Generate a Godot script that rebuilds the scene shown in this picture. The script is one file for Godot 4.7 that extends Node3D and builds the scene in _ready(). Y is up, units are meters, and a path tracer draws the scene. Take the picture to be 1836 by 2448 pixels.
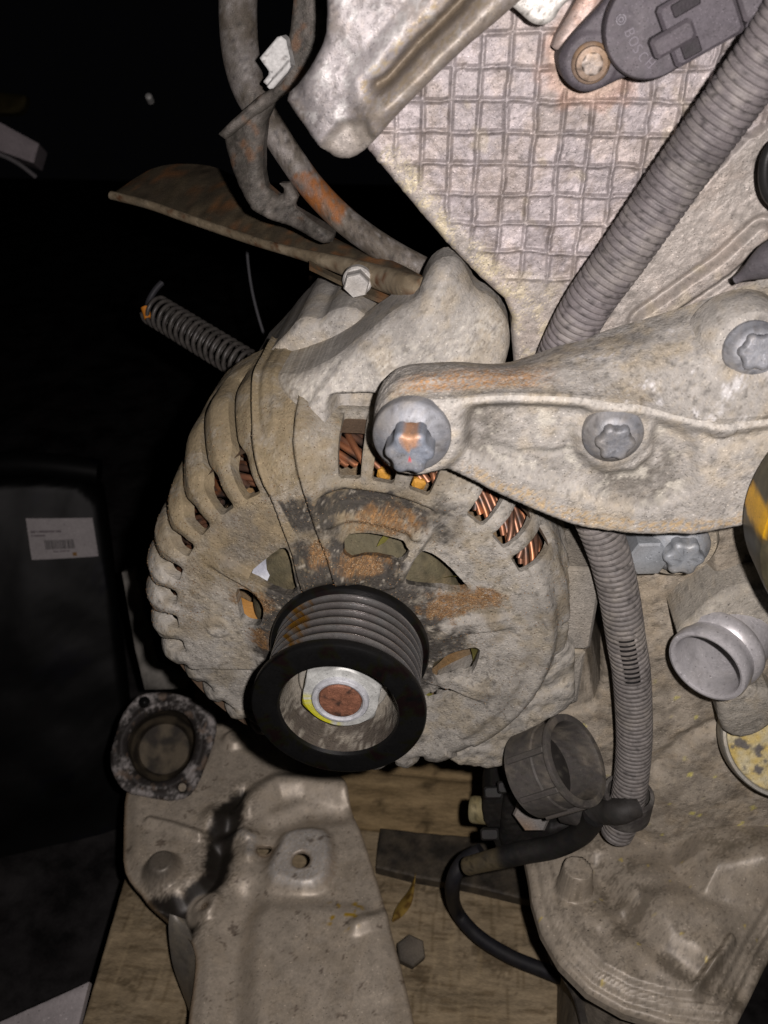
extends Node3D
# Lengths are written in millimetres and scaled to metres when a mesh is made.
# x to the right, y up, z out of the engine's front; the alternator's axis is the z axis.

const MM := 0.001
var nz := FastNoiseLite.new()
var nf := FastNoiseLite.new()
var nv := FastNoiseLite.new()
var rng := RandomNumberGenerator.new()
var M := {}
const CAST := Color(.28, .265, .235)
const CASTW := Color(.305, .29, .265)
const DUST := Color(.31, .262, .185)
const RUST := Color(.30, .125, .045)
const SOOT := Color(.035, .032, .028)

# ---------------------------------------------------------------- small helpers
static func v2(a: Array) -> PackedVector2Array:
	var o := PackedVector2Array()
	for k in range(0, a.size(), 2): o.append(Vector2(a[k], a[k + 1]))
	return o

static func v3(a: Array) -> PackedVector3Array:
	var o := PackedVector3Array()
	for k in range(0, a.size(), 3): o.append(Vector3(a[k], a[k + 1], a[k + 2]))
	return o

static func sst(a: float, b: float, x: float) -> float:
	var t := clampf((x - a) / (b - a), 0.0, 1.0)
	return t * t * (3.0 - 2.0 * t)

static func bump(p: Vector2, c: Vector2, r: float) -> float:
	return 1.0 - sst(0.0, r, p.distance_to(c))

static func seg2(p: Vector2, a: Vector2, b: Vector2) -> float:
	var e := b - a
	return p.distance_to(a + e * clampf((p - a).dot(e) / e.length_squared(), 0.0, 1.0))

static func pline(p: Vector2, l: PackedVector2Array) -> float:
	var best := 1e9
	for k in l.size() - 1: best = minf(best, seg2(p, l[k], l[k + 1]))
	return best

# signed distance to a polyline that runs roughly along y: positive on its +x side
static func side(p: Vector2, l: PackedVector2Array) -> float:
	var best := 1e9
	var s := 1.0
	for k in l.size() - 1:
		var e := l[k + 1] - l[k]
		var q := l[k] + e * clampf((p - l[k]).dot(e) / e.length_squared(), 0.0, 1.0)
		var d := p.distance_to(q)
		if d < best:
			best = d
			s = signf(e.cross(p - l[k]))
	return best * s

static func psdf(P: PackedVector2Array, p: Vector2) -> float:
	var best := 1e18
	var inside := false
	var a := P[P.size() - 1]
	for b in P:
		var e := b - a
		var w := p - a
		var q := w - e * clampf(w.dot(e) / maxf(e.length_squared(), 1e-9), 0.0, 1.0)
		best = minf(best, q.length_squared())
		if (b.y > p.y) != (a.y > p.y) and p.x < (a.x - b.x) * (p.y - b.y) / (a.y - b.y) + b.x: inside = not inside
		a = b
	return sqrt(best) if inside else -sqrt(best)

static func chaikin(P: PackedVector2Array, n := 2) -> PackedVector2Array:
	for k in n:
		var o := PackedVector2Array()
		for i in P.size():
			var a := P[i]
			var b := P[(i + 1) % P.size()]
			o.append(a.lerp(b, .25))
			o.append(a.lerp(b, .75))
		P = o
	return P

static func circle(c: Vector2, r: float, n := 24) -> PackedVector2Array:
	var o := PackedVector2Array()
	for k in n: o.append(c + Vector2.from_angle(TAU * k / n) * r)
	return o

func n3(p: Vector3, f: float) -> float: return nz.get_noise_3dv(p * f)
func n2(p: Vector2, f: float) -> float: return nz.get_noise_2dv(p * f)

static func mixc(a: Color, b: Color, t: float) -> Color: return a.lerp(b, clampf(t, 0.0, 1.0))

# stains that lie on a surface as matter: broad patches, blots and specks
func grime(p: Vector3, base: Color, dust: Color, amount := 1.0) -> Color:
	var a := n3(p, .045)
	var b := n3(p + Vector3(90, 0, 0), .16)
	var c := nf.get_noise_3dv(p * .9)
	var o := mixc(base, dust, (sst(-.1, .45, a + .5 * b) * .55 + .25 * sst(.1, .5, c)) * amount)
	var k := 1.0 + amount * (.26 * b + .15 * c - .22 * sst(-.05, .45, n3(p + Vector3(0, 0, 200), .035) + .4 * b))
	k *= 1.0 - .45 * amount * sst(.28, .5, n3(p + Vector3(0, 70, 0), .3) + .35 * c)
	return Color(o.r * k, o.g * k, o.b * k)

# ---------------------------------------------------------------- meshes
class Geo:
	var v := PackedVector3Array()
	var c := PackedColorArray()
	var i := PackedInt32Array()
	func pt(p: Vector3, col := Color.WHITE) -> int:
		v.append(p)
		c.append(col)
		return v.size() - 1
	func tri(a: int, b: int, d: int) -> void:
		i.append(a); i.append(b); i.append(d)
	func quad(a: int, b: int, d: int, e: int) -> void:
		i.append(a); i.append(b); i.append(d); i.append(a); i.append(d); i.append(e)

func mesh_of(g: Geo) -> ArrayMesh:
	var n := PackedVector3Array()
	n.resize(g.v.size())
	var V := g.v
	var I := g.i
	for t in range(0, I.size(), 3):
		var a := I[t]
		var b := I[t + 1]
		var d := I[t + 2]
		var fn := (V[d] - V[a]).cross(V[b] - V[a])
		n[a] += fn
		n[b] += fn
		n[d] += fn
	var P := PackedVector3Array()
	P.resize(V.size())
	var Cc := PackedColorArray()
	Cc.resize(V.size())
	for k in V.size():
		n[k] = n[k].normalized() if n[k].length_squared() > 1e-16 else Vector3.UP
		P[k] = V[k] * MM
		var q := g.c[k]
		Cc[k] = Color(minf(q.r * 2.0, 1.0), minf(q.g * 2.0, 1.0), minf(q.b * 2.0, 1.0))
	var arr := []
	arr.resize(Mesh.ARRAY_MAX)
	arr[Mesh.ARRAY_VERTEX] = P
	arr[Mesh.ARRAY_NORMAL] = n
	arr[Mesh.ARRAY_COLOR] = Cc
	arr[Mesh.ARRAY_INDEX] = I
	var m := ArrayMesh.new()
	m.add_surface_from_arrays(Mesh.PRIMITIVE_TRIANGLES, arr)
	return m

func obj(called: String, g: Geo, mat: Material, parent: Node3D) -> MeshInstance3D:
	var o := MeshInstance3D.new()
	o.name = called
	o.mesh = mesh_of(g)
	o.material_override = mat
	o.cast_shadow = GeometryInstance3D.SHADOW_CASTING_SETTING_ON
	parent.add_child(o, true)
	return o

var taken := {}
var tube_dir := Vector3.ZERO
func numbered(called: String) -> String:
	var k: int = taken.get(called, 0)
	taken[called] = k + 1
	return called if k == 0 else "%s_%03d" % [called, k]

func tag(o: Node3D, label: String, category: String, group := "") -> Node3D:
	o.set_meta("label", label)
	o.set_meta("category", category)
	if group: o.set_meta("group", group)
	return o

func thing(called: String, label: String, category: String, group := "") -> Node3D:
	var o := Node3D.new()
	o.name = numbered(called)
	add_child(o)
	return tag(o, label, category, group)

# grid of (u, v) -> point, cut by a mask (positive = solid, negative = open), the cut edges getting walls
func sheet(g: Geo, us: PackedFloat32Array, vs: PackedFloat32Array, mk: PackedFloat32Array, cell: float, maskf: Callable, posf: Callable, colf: Callable, wallf: Callable) -> void:
	var nu := us.size()
	var nn := vs.size()
	var id := PackedInt32Array()
	id.resize(nu * nn)
	id.fill(-1)
	var par := PackedVector2Array()
	par.resize(nu * nn)
	for j in nn:
		for i in nu:
			var k := j * nu + i
			var m := mk[k]
			if m < -1.5 * cell: continue
			var near := m > 0.0
			if not near:
				for dj in [-1, 0, 1]:
					for di in [-1, 0, 1]:
						var ii: int = i + di
						var jj: int = j + dj
						if ii >= 0 and jj >= 0 and ii < nu and jj < nn and mk[jj * nu + ii] > 0.0: near = true
			if not near: continue
			var q := Vector2(us[i], vs[j])
			if m <= 0.0:
				var su := us[1] - us[0]
				var sv := vs[1] - vs[0]
				for it in 3:
					var m0: float = maskf.call(q.x, q.y)
					var gr := Vector2(maskf.call(q.x + su * .1, q.y) - m0, maskf.call(q.x, q.y + sv * .1) - m0) * 10.0
					if gr.length_squared() > 1e-9: q -= gr * (m0 / gr.length_squared()) * Vector2(su, sv)
				q = q.clamp(Vector2(us[i] - 1.3 * su, vs[j] - 1.3 * sv), Vector2(us[i] + 1.3 * su, vs[j] + 1.3 * sv))
			var p: Vector3 = posf.call(q.x, q.y, maxf(m, 0.0))
			par[k] = q
			id[k] = g.pt(p, colf.call(q.x, q.y, maxf(m, 0.0), p))
	var kept := PackedByteArray()
	kept.resize((nu - 1) * (nn - 1))
	for j in nn - 1:
		for i in nu - 1:
			var a := j * nu + i
			if (mk[a] > 0.0 or mk[a + 1] > 0.0 or mk[a + nu] > 0.0 or mk[a + nu + 1] > 0.0) and id[a] >= 0 and id[a + 1] >= 0 and id[a + nu] >= 0 and id[a + nu + 1] >= 0:
				kept[j * (nu - 1) + i] = 1
				g.quad(id[a], id[a + nu], id[a + nu + 1], id[a + 1])
	if not wallf.is_valid(): return
	var top := {}
	var rows := 1
	for k in id.size():
		if id[k] >= 0:
			rows = clampi(int(g.v[id[k]].distance_to(wallf.call(g.v[id[k]], par[k].x, par[k].y)) / 3.0), 2, 14)
			break
	var edge := func(a: int, b: int) -> void:
		for k in [a, b]:
			if not top.has(k):
				var p := g.v[id[k]]
				var w: Vector3 = wallf.call(p, par[k].x, par[k].y)
				var col := []
				for r in rows + 1:
					var q: Vector3 = p.lerp(w, float(r) / rows)
					col.append(g.pt(q, colf.call(par[k].x, par[k].y, 0.0, q)))
				top[k] = col
		for r in rows: g.quad(top[a][r + 1], top[a][r], top[b][r], top[b][r + 1])
	for j in nn - 1:
		for i in nu - 1:
			if not kept[j * (nu - 1) + i]: continue
			var a := j * nu + i
			if j == 0 or not kept[(j - 1) * (nu - 1) + i]: edge.call(a, a + 1)
			if j == nn - 2 or not kept[(j + 1) * (nu - 1) + i]: edge.call(a + nu + 1, a + nu)
			if i == 0 or not kept[j * (nu - 1) + i - 1]: edge.call(a + nu, a)
			if i == nu - 2 or not kept[j * (nu - 1) + i + 1]: edge.call(a + 1, a + nu + 1)

# a solid slab: outline, holes, a relief on its face, a rounded front edge; the frame puts it where it stands
func slab(g: Geo, fr: Transform3D, outline: PackedVector2Array, holes: Array, res: float, hf: Callable, cf: Callable, back: Variant, round_ := 1.5) -> void:
	var lo := outline[0]
	var hi := outline[0]
	for p in outline:
		lo = lo.min(p)
		hi = hi.max(p)
	lo -= Vector2(1, 1) * res * 1.37
	hi += Vector2(1, 1) * res * 1.37
	var us := PackedFloat32Array()
	var vs := PackedFloat32Array()
	for k in int(ceil((hi.x - lo.x) / res)) + 1: us.append(lo.x + k * res)
	for k in int(ceil((hi.y - lo.y) / res)) + 1: vs.append(lo.y + k * res)
	var maskf := func(u: float, v: float) -> float:
		var d := psdf(outline, Vector2(u, v))
		for h in holes: d = minf(d, -psdf(h, Vector2(u, v)))
		return d
	var S := 6
	var cu := (us.size() + S - 1) / S + 1
	var cv := (vs.size() + S - 1) / S + 1
	var cg := PackedFloat32Array()
	cg.resize(cu * cv)
	for j in cv:
		for i in cu: cg[j * cu + i] = maskf.call(lo.x + i * S * res, lo.y + j * S * res)
	var mk := PackedFloat32Array()
	mk.resize(us.size() * vs.size())
	var far := S * res * 1.5 + maxf(round_, 2.0) + 1.0
	for j in vs.size():
		for i in us.size():
			var c := (j / S) * cu + i / S
			var a := cg[c]
			var b := cg[c + 1]
			var d := cg[c + cu]
			var e := cg[c + cu + 1]
			var least := minf(minf(a, b), minf(d, e))
			var most := maxf(maxf(a, b), maxf(d, e))
			if least > far or most < -far:
				mk[j * us.size() + i] = lerpf(lerpf(a, b, float(i % S) / S), lerpf(d, e, float(i % S) / S), float(j % S) / S)
			else: mk[j * us.size() + i] = maskf.call(us[i], vs[j])
	var posf := func(u: float, v: float, m: float) -> Vector3:
		var w: float = hf.call(Vector2(u, v), m)
		if m < round_: w -= round_ - sqrt(maxf(0.0, round_ * round_ - (round_ - m) * (round_ - m)))
		return fr * Vector3(u, v, w)
	var colf := func(u: float, v: float, m: float, p: Vector3) -> Color: return cf.call(Vector2(u, v), m, p)
	var wallf := func(_p: Vector3, u: float, v: float) -> Vector3:
		var w: float = back if back is float else back.call(Vector2(u, v))
		return fr * Vector3(u, v, w)
	sheet(g, us, vs, mk, res, maskf, posf, colf, wallf)

# profile of (radius, height) turned round the frame's z axis; sharp corners keep their edge
func lathe(g: Geo, fr: Transform3D, prof: PackedVector2Array, seg: int, cf: Callable, rf: Variant = null) -> void:
	var fine := PackedVector2Array([prof[0]])
	for k in range(1, prof.size()):
		var parts := clampi(int(prof[k].distance_to(prof[k - 1]) / 1.6), 1, 24)
		for q in parts: fine.append(prof[k - 1].lerp(prof[k], (q + 1.0) / parts))
	prof = fine
	var runs := [[prof[0]]]
	for k in range(1, prof.size()):
		runs[-1].append(prof[k])
		if k < prof.size() - 1:
			var a := (prof[k] - prof[k - 1]).normalized()
			var b := (prof[k + 1] - prof[k]).normalized()
			if a.dot(b) < .8: runs.append([prof[k]])
	for run in runs:
		var first := g.v.size()
		for q in run:
			for s in seg:
				var t := TAU * s / seg
				var r: float = q.x
				if rf != null: r = rf.call(r, q.y, t)
				var p: Vector3 = fr * Vector3(cos(t) * r, sin(t) * r, q.y)
				g.pt(p, cf.call(Vector2(q.x, t), p))
		for k in run.size() - 1:
			for s in seg:
				var a: int = first + k * seg + s
				var b: int = first + k * seg + (s + 1) % seg
				g.quad(a, b, b + seg, a + seg)

# a round bar, hose or wire along a path
func smooth_path(P: PackedVector3Array, step: float) -> PackedVector3Array:
	var o := PackedVector3Array()
	for k in P.size() - 1:
		var a := P[maxi(k - 1, 0)]
		var d := P[mini(k + 2, P.size() - 1)]
		var n := maxi(2, int(P[k].distance_to(P[k + 1]) / step))
		for s in n: o.append(P[k].cubic_interpolate(P[k + 1], a, d, float(s) / n))
	o.append(P[P.size() - 1])
	return o

func tube(g: Geo, path: PackedVector3Array, step: float, seg: int, rf: Callable, cf: Callable, caps := true) -> void:
	var P := smooth_path(path, step)
	var up := Vector3(.13, .21, .97)
	var s := 0.0
	var first := g.v.size()
	for k in P.size():
		var t := (P[mini(k + 1, P.size() - 1)] - P[maxi(k - 1, 0)]).normalized()
		up = (up - t * up.dot(t)).normalized()
		var x := t.cross(up)
		if k > 0: s += P[k].distance_to(P[k - 1])
		for q in seg:
			var a := TAU * q / seg
			var dir := up * cos(a) + x * sin(a)
			tube_dir = dir
			var p := P[k] + dir * float(rf.call(s, a))
			g.pt(p, cf.call(s, a, p))
	for k in P.size() - 1:
		for q in seg:
			var a := first + k * seg + q
			var b := first + k * seg + (q + 1) % seg
			g.quad(a, b, b + seg, a + seg)
	if caps:
		for e in [0, P.size() - 1]:
			var c := g.pt(P[e], g.c[first + e * seg])
			var ring := []
			for q in seg: ring.append(g.pt(g.v[first + e * seg + q], g.c[first + e * seg + q]))
			for q in seg:
				if e == 0: g.tri(c, ring[(q + 1) % seg], ring[q])
				else: g.tri(c, ring[q], ring[(q + 1) % seg])

# stacked outlines (same number of points each) closed at the end: nuts, bolt heads, blocks
func loft(g: Geo, rings: Array, col: Callable, cap_top := true, sharp := true) -> void:
	var n: int = rings[0].size()
	if sharp:
		for k in rings.size() - 1:
			for s in n:
				var t := (s + 1) % n
				var a: Vector3 = rings[k][s]
				var b: Vector3 = rings[k][t]
				var d: Vector3 = rings[k + 1][t]
				var e: Vector3 = rings[k + 1][s]
				g.quad(g.pt(a, col.call(a)), g.pt(b, col.call(b)), g.pt(d, col.call(d)), g.pt(e, col.call(e)))
	else:
		var first := g.v.size()
		for r in rings:
			for p in r: g.pt(p, col.call(p))
		for k in rings.size() - 1:
			for s in n:
				var a := first + k * n + s
				var b := first + k * n + (s + 1) % n
				g.quad(a, b, b + n, a + n)
	if cap_top:
		var mid := Vector3.ZERO
		for p in rings[-1]: mid += p
		mid /= n
		var c := g.pt(mid, col.call(mid))
		var ring := []
		for p in rings[-1]: ring.append(g.pt(p, col.call(p)))
		for s in n: g.tri(c, ring[s], ring[(s + 1) % n])

static func place(fr: Transform3D, P: PackedVector2Array, z: float, k := 1.0) -> PackedVector3Array:
	var o := PackedVector3Array()
	for p in P: o.append(fr * Vector3(p.x * k, p.y * k, z))
	return o

static func frame(at: Vector3, n: Vector3, turn := 0.0) -> Transform3D:
	var z := n.normalized()
	var x := Vector3.UP.cross(z)
	if x.length() < .01: x = Vector3.RIGHT
	x = x.normalized().rotated(z, turn)
	return Transform3D(x, z.cross(x), z, at)

static func ngon(n: int, r: float, a0 := 0.0) -> PackedVector2Array:
	var o := PackedVector2Array()
	for k in n: o.append(Vector2.from_angle(a0 + TAU * k / n) * r)
	return o

func hex_bolt(parent: Node3D, called: String, fr: Transform3D, af: float, high: float, washer: float, mat: Material, col: Callable) -> Node3D:
	var g := Geo.new()
	var r := af / sqrt(3.0)
	if washer > 0.0:
		lathe(g, fr, v2([washer, -2, washer, .6, washer - .6, 1.2, r * .8, 1.2]), 40, func(_q, p): return col.call(p))
	loft(g, [place(fr, ngon(6, r), 1.0), place(fr, ngon(6, r), high - .8), place(fr, ngon(6, r * .9), high)], col)
	return obj(called, g, mat, parent)

# external six-lobe bolt head on a round flange
func torx_bolt(parent: Node3D, fr: Transform3D, rf: float, rh: float, high: float, col: Callable, topcol: Callable) -> void:
	var root := Node3D.new()
	root.name = "bolt"
	parent.add_child(root, true)
	var g := Geo.new()
	lathe(g, fr, v2([rf, -3, rf, .2, rf - .35, .9, rf - 1.0, 1.4, lerpf(rf, rh, .55), 2.5, rh + .5, 3.4, rh - .8, 3.8]), 56, func(_q, p): return col.call(p))
	obj("flange", g, M.zinc, root)
	g = Geo.new()
	var star := PackedVector2Array()
	for k in 72:
		var t := TAU * k / 72
		var c := cos(6.0 * t)
		star.append(Vector2.from_angle(t) * rh * (.91 + .09 * signf(c) * pow(absf(c), .6)))
	loft(g, [place(fr, star, 1.5), place(fr, star, high - 1.6), place(fr, star, high - .8, .97), place(fr, star, high - .25, .9), place(fr, star, high, .8)], topcol, false, false)
	loft(g, [place(fr, star, high, .8), place(fr, star, high + .12, .7), place(fr, star, high + .1, .45), place(fr, star, high, .25)], topcol, true, false)
	obj("torx_head", g, M.zinc, root)

# a box with its edges cut, from its corner and three edges
func block(g: Geo, fr: Transform3D, lo: Vector3, hi: Vector3, col: Callable, ch := .6) -> void:
	var o := func(z: float, i: float) -> PackedVector3Array:
		var P := v2([lo.x + i + ch, lo.y + i, hi.x - i - ch, lo.y + i, hi.x - i, lo.y + i + ch, hi.x - i, hi.y - i - ch, hi.x - i - ch, hi.y - i, lo.x + i + ch, hi.y - i, lo.x + i, hi.y - i - ch, lo.x + i, lo.y + i + ch])
		return place(fr, P, z)
	var first := g.v.size()
	loft(g, [o.call(lo.z, 0.0), o.call(hi.z - ch, 0.0), o.call(hi.z, ch)], col)
	var ring: PackedVector3Array = o.call(lo.z, 0.0)
	var c := g.pt(fr * Vector3((lo.x + hi.x) / 2, (lo.y + hi.y) / 2, lo.z), col.call(ring[0]))
	for s in 8: g.tri(c, g.pt(ring[(s + 1) % 8], col.call(ring[(s + 1) % 8])), g.pt(ring[s], col.call(ring[s])))

# a sheet of metal between two curves, with thickness
func ribbon(g: Geo, A: PackedVector3Array, Bc: PackedVector3Array, n: int, mdiv: int, thick: Vector3, sag: Callable, col: Callable) -> void:
	var pa := resample(A, n)
	var pb := resample(Bc, n)
	for s in [0, 1]:
		var first := g.v.size()
		for k in n:
			for m in mdiv:
				var t := float(m) / (mdiv - 1)
				var p: Vector3 = pa[k].lerp(pb[k], t) + Vector3(sag.call(float(k) / (n - 1), t)) + thick * s
				g.pt(p, col.call(p, float(k) / (n - 1), t))
		for k in n - 1:
			for m in mdiv - 1:
				var a := first + k * mdiv + m
				if s == 0: g.quad(a, a + 1, a + mdiv + 1, a + mdiv)
				else: g.quad(a, a + mdiv, a + mdiv + 1, a + 1)
	var tot := n * mdiv
	var f0 := g.v.size() - 2 * tot
	var loop := []
	for k in n: loop.append(f0 + k * mdiv)
	for m in range(1, mdiv): loop.append(f0 + (n - 1) * mdiv + m)
	for k in range(n - 2, -1, -1): loop.append(f0 + k * mdiv + mdiv - 1)
	for m in range(mdiv - 2, 0, -1): loop.append(f0 + m)
	for k in loop.size():
		var a: int = loop[k]
		var b: int = loop[(k + 1) % loop.size()]
		g.quad(g.pt(g.v[a], g.c[a]), g.pt(g.v[b], g.c[b]), g.pt(g.v[b + tot], g.c[b]), g.pt(g.v[a + tot], g.c[a]))

func resample(P: PackedVector3Array, n: int) -> PackedVector3Array:
	var Q := smooth_path(P, 1.0)
	var L := PackedFloat32Array([0.0])
	for k in range(1, Q.size()): L.append(L[k - 1] + Q[k].distance_to(Q[k - 1]))
	var o := PackedVector3Array()
	var j := 0
	for k in n:
		var s := L[L.size() - 1] * k / (n - 1)
		while j < L.size() - 2 and L[j + 1] < s: j += 1
		o.append(Q[j].lerp(Q[j + 1], clampf((s - L[j]) / maxf(L[j + 1] - L[j], 1e-6), 0, 1)))
	return o

# ---------------------------------------------------------------- materials
func tex(size: int, seed_: int, layers: Array, lo: Color, hi: Color, contrast: float, specks := 0.0) -> ImageTexture:
	var datas := []
	for k in layers.size():
		var l: Array = layers[k]
		var n := FastNoiseLite.new()
		n.seed = seed_ + k * 17
		n.noise_type = FastNoiseLite.TYPE_SIMPLEX_SMOOTH
		n.frequency = l[0]
		n.fractal_octaves = l[1]
		if l.size() > 3: n.fractal_type = l[3]
		datas.append(n.get_seamless_image(size, size, false, false, .15, true).get_data())
	var out := PackedByteArray()
	out.resize(size * size * 3)
	var lut := []
	for k in 256:
		var t := clampf(.5 + (k / 255.0 - .5) * contrast, 0, 1)
		var c := lo.lerp(hi, t).linear_to_srgb()
		lut.append([int(c.r * 255), int(c.g * 255), int(c.b * 255)])
	var w0: float = layers[0][2]
	var w1: float = layers[1][2]
	var w2: float = layers[2][2]
	var d0: PackedByteArray = datas[0]
	var d1: PackedByteArray = datas[1]
	var d2: PackedByteArray = datas[2]
	for k in size * size:
		var c: Array = lut[clampi(int(w0 * d0[k] + w1 * d1[k] + w2 * d2[k]), 0, 255)]
		out[k * 3] = c[0]
		out[k * 3 + 1] = c[1]
		out[k * 3 + 2] = c[2]
	# grains a fraction of a millimetre wide, pale and dark
	var r := RandomNumberGenerator.new()
	r.seed = seed_
	for q in int(specks * size * size):
		var x := r.randi() % size
		var y := r.randi() % size
		var k := r.randf_range(.45, .8) if r.randf() < .55 else r.randf_range(1.15, 1.45)
		for e in [[0, 0], [1, 0], [0, 1], [1, 1], [2, 0], [2, 1]]:
			if r.randf() < .3: continue
			var at: int = (((y + e[1]) % size) * size + (x + e[0]) % size) * 3
			for ch in 3: out[at + ch] = mini(255, int(out[at + ch] * k))
	var im := Image.create_from_data(size, size, false, Image.FORMAT_RGB8, out)
	im.generate_mipmaps()
	return ImageTexture.create_from_image(im)

func mat(t: Texture2D, scale_: float, rough: float, metal := 0.0, b: Texture2D = null, relief := 0.0, spec := .5) -> StandardMaterial3D:
	var m := StandardMaterial3D.new()
	m.vertex_color_use_as_albedo = true
	m.albedo_texture = t
	m.uv1_triplanar = true
	m.uv1_world_triplanar = true
	m.uv1_scale = Vector3.ONE * scale_
	m.roughness = rough
	m.metallic = metal
	m.metallic_specular = spec
	if b:
		m.heightmap_enabled = true
		m.heightmap_texture = b
		m.heightmap_scale = relief
	return m

func materials() -> void:
	var grime_t := tex(768, 3, [[.012, 4, .3], [.05, 3, .35], [.22, 2, .35]], Color(.3, .3, .3), Color(.7, .7, .7), 1.25, .008)
	var fine_t := tex(512, 11, [[.02, 3, .3], [.1, 3, .3], [.3, 2, .4]], Color(.34, .34, .34), Color(.66, .66, .66), 1.5, .003)
	var pit_t := tex(768, 21, [[.03, 3, .3], [.12, 3, .4], [.3, 2, .3]], Color(0, 0, 0), Color(1, 1, 1), 1.5)
	var blot_t := tex(512, 31, [[.008, 4, .6], [.04, 3, .25], [.2, 2, .15]], Color(.2, .2, .2), Color(.8, .8, .8), 2.2)
	M.cast = mat(grime_t, 9.0, .8, 0.0, pit_t, .06, .35)
	M.cover = mat(grime_t, 10.0, .58, .28, pit_t, .022, .5)
	M.pan = mat(fine_t, 8.0, .47, .1, pit_t, .006, .45)
	M.dirty = mat(grime_t, 12.0, .65, .15, pit_t, .03, .4)
	M.zinc = mat(fine_t, 14.0, .55, .25, pit_t, .012, .5)
	M.bright = mat(fine_t, 10.0, .4, .3, pit_t, .006, .5)
	M.steel = mat(fine_t, 16.0, .24, .9, null, 0.0, .5)
	M.black = mat(fine_t, 14.0, .38, 0.0, pit_t, .004, .35)
	M.rubber = mat(grime_t, 12.0, .62, 0.0, pit_t, .012, .35)
	M.hose = mat(fine_t, 14.0, .6, 0.0, pit_t, .01, .4)
	M.copper = mat(fine_t, 20.0, .45, .7, null, 0.0, .5)
	M.shield = mat(fine_t, 9.0, .45, .2, pit_t, .008, .5)
	M.paper = mat(fine_t, 6.0, .9)
	M.plastic = mat(blot_t, 4.0, .5, 0.0, null, 0.0, .3)
	M.soft = mat(blot_t, 3.0, .95, 0.0, null, 0.0, .1)
	# boards: fibres drawn out along x
	var wood := mat(tex(768, 41, [[.01, 3, .4], [.05, 3, .3], [.2, 2, .3]], Color(.25, .25, .25), Color(.75, .75, .75), 1.6), 5.0, .85, 0.0, pit_t, .02, .2)
	wood.uv1_scale = Vector3(2.2, 9.0, 9.0)
	M.wood = wood

# ---------------------------------------------------------------- the scene
func _ready() -> void:
	rng.seed = 7
	nz.seed = 5
	nz.noise_type = FastNoiseLite.TYPE_SIMPLEX_SMOOTH
	nz.frequency = 1.0
	nz.fractal_octaves = 3
	nf.seed = 9
	nf.noise_type = FastNoiseLite.TYPE_SIMPLEX_SMOOTH
	nf.frequency = 1.0
	nf.fractal_octaves = 2
	nv.seed = 4
	nv.noise_type = FastNoiseLite.TYPE_CELLULAR
	nv.frequency = 1.0

	var cam := Camera3D.new()
	cam.name = "camera"
	cam.fov = 62.0
	cam.near = .01
	cam.far = 20.0
	cam.position = Vector3(32.72, 204.36, 200.38) * MM
	cam.rotation_degrees = Vector3(-32.0, 5.0, 0)
	add_child(cam)
	cam.current = true
	var optics := CameraAttributesPhysical.new()
	optics.frustum_focal_length = 12.0 / tan(deg_to_rad(62.0 / 2.0))
	optics.frustum_focus_distance = .31
	optics.frustum_near = .01
	optics.frustum_far = 20.0
	optics.exposure_aperture = 13.0
	cam.attributes = optics

	var env := Environment.new()
	env.background_mode = Environment.BG_COLOR
	env.background_color = Color(.012, .012, .014)
	env.background_energy_multiplier = 1.0
	env.tonemap_mode = Environment.TONE_MAPPER_LINEAR
	env.tonemap_exposure = 1.0
	env.sdfgi_enabled = true
	env.ssao_enabled = true
	env.ssil_enabled = true
	var we := WorldEnvironment.new()
	we.name = "environment"
	we.environment = env
	add_child(we)

	# the phone's flash, a small square lamp to the right of the lens
	var flash := AreaLight3D.new()
	flash.name = "flash"
	flash.area_size = Vector2(.005, .005)
	flash.area_normalize_energy = true
	flash.light_energy = .152
	flash.light_color = Color(1.0, .963, .955)
	flash.area_range = 4.0
	flash.shadow_enabled = true
	flash.position = cam.position + cam.basis * Vector3(.018, .007, .003)
	flash.basis = cam.basis
	add_child(flash)

	materials()
	surroundings()
	pallet()
	engine_cover()
	head_casting()
	engine_wall()
	lower_casting()
	alternator()
	bracket()
	sensor()
	hoses()
	clip_and_fitting()
	right_edge()
	crank_plug()
	heat_shield()
	left_pipes()
	rusty_plate()
	spring()

# ---------------------------------------------------------------- alternator
var aprof: PackedVector2Array
var alen: PackedFloat32Array
var a_l1: PackedVector2Array
var a_l2: PackedVector2Array
var a_step: PackedVector2Array
var a_pad: PackedVector2Array
var a_slots := []

func a_at(s: float) -> Array:
	var k := 0
	while k < alen.size() - 2 and alen[k + 1] < s: k += 1
	var t := clampf((s - alen[k]) / (alen[k + 1] - alen[k]), 0.0, 1.0)
	var p := aprof[k].lerp(aprof[k + 1], t)
	var d0 := (aprof[k + 1] - aprof[maxi(k - 1, 0)]).normalized()
	var d1 := (aprof[mini(k + 2, aprof.size() - 1)] - aprof[k]).normalized()
	var d := d0.lerp(d1, t).normalized()
	return [p, Vector2(-d.y, d.x)]

func a_s(z: float) -> float:
	for k in range(aprof.size() - 2, 0, -1):
		if aprof[k].y > z: return lerpf(alen[k], alen[k + 1], (aprof[k].y - z) / (aprof[k].y - aprof[k + 1].y))
	return 0.0

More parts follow.
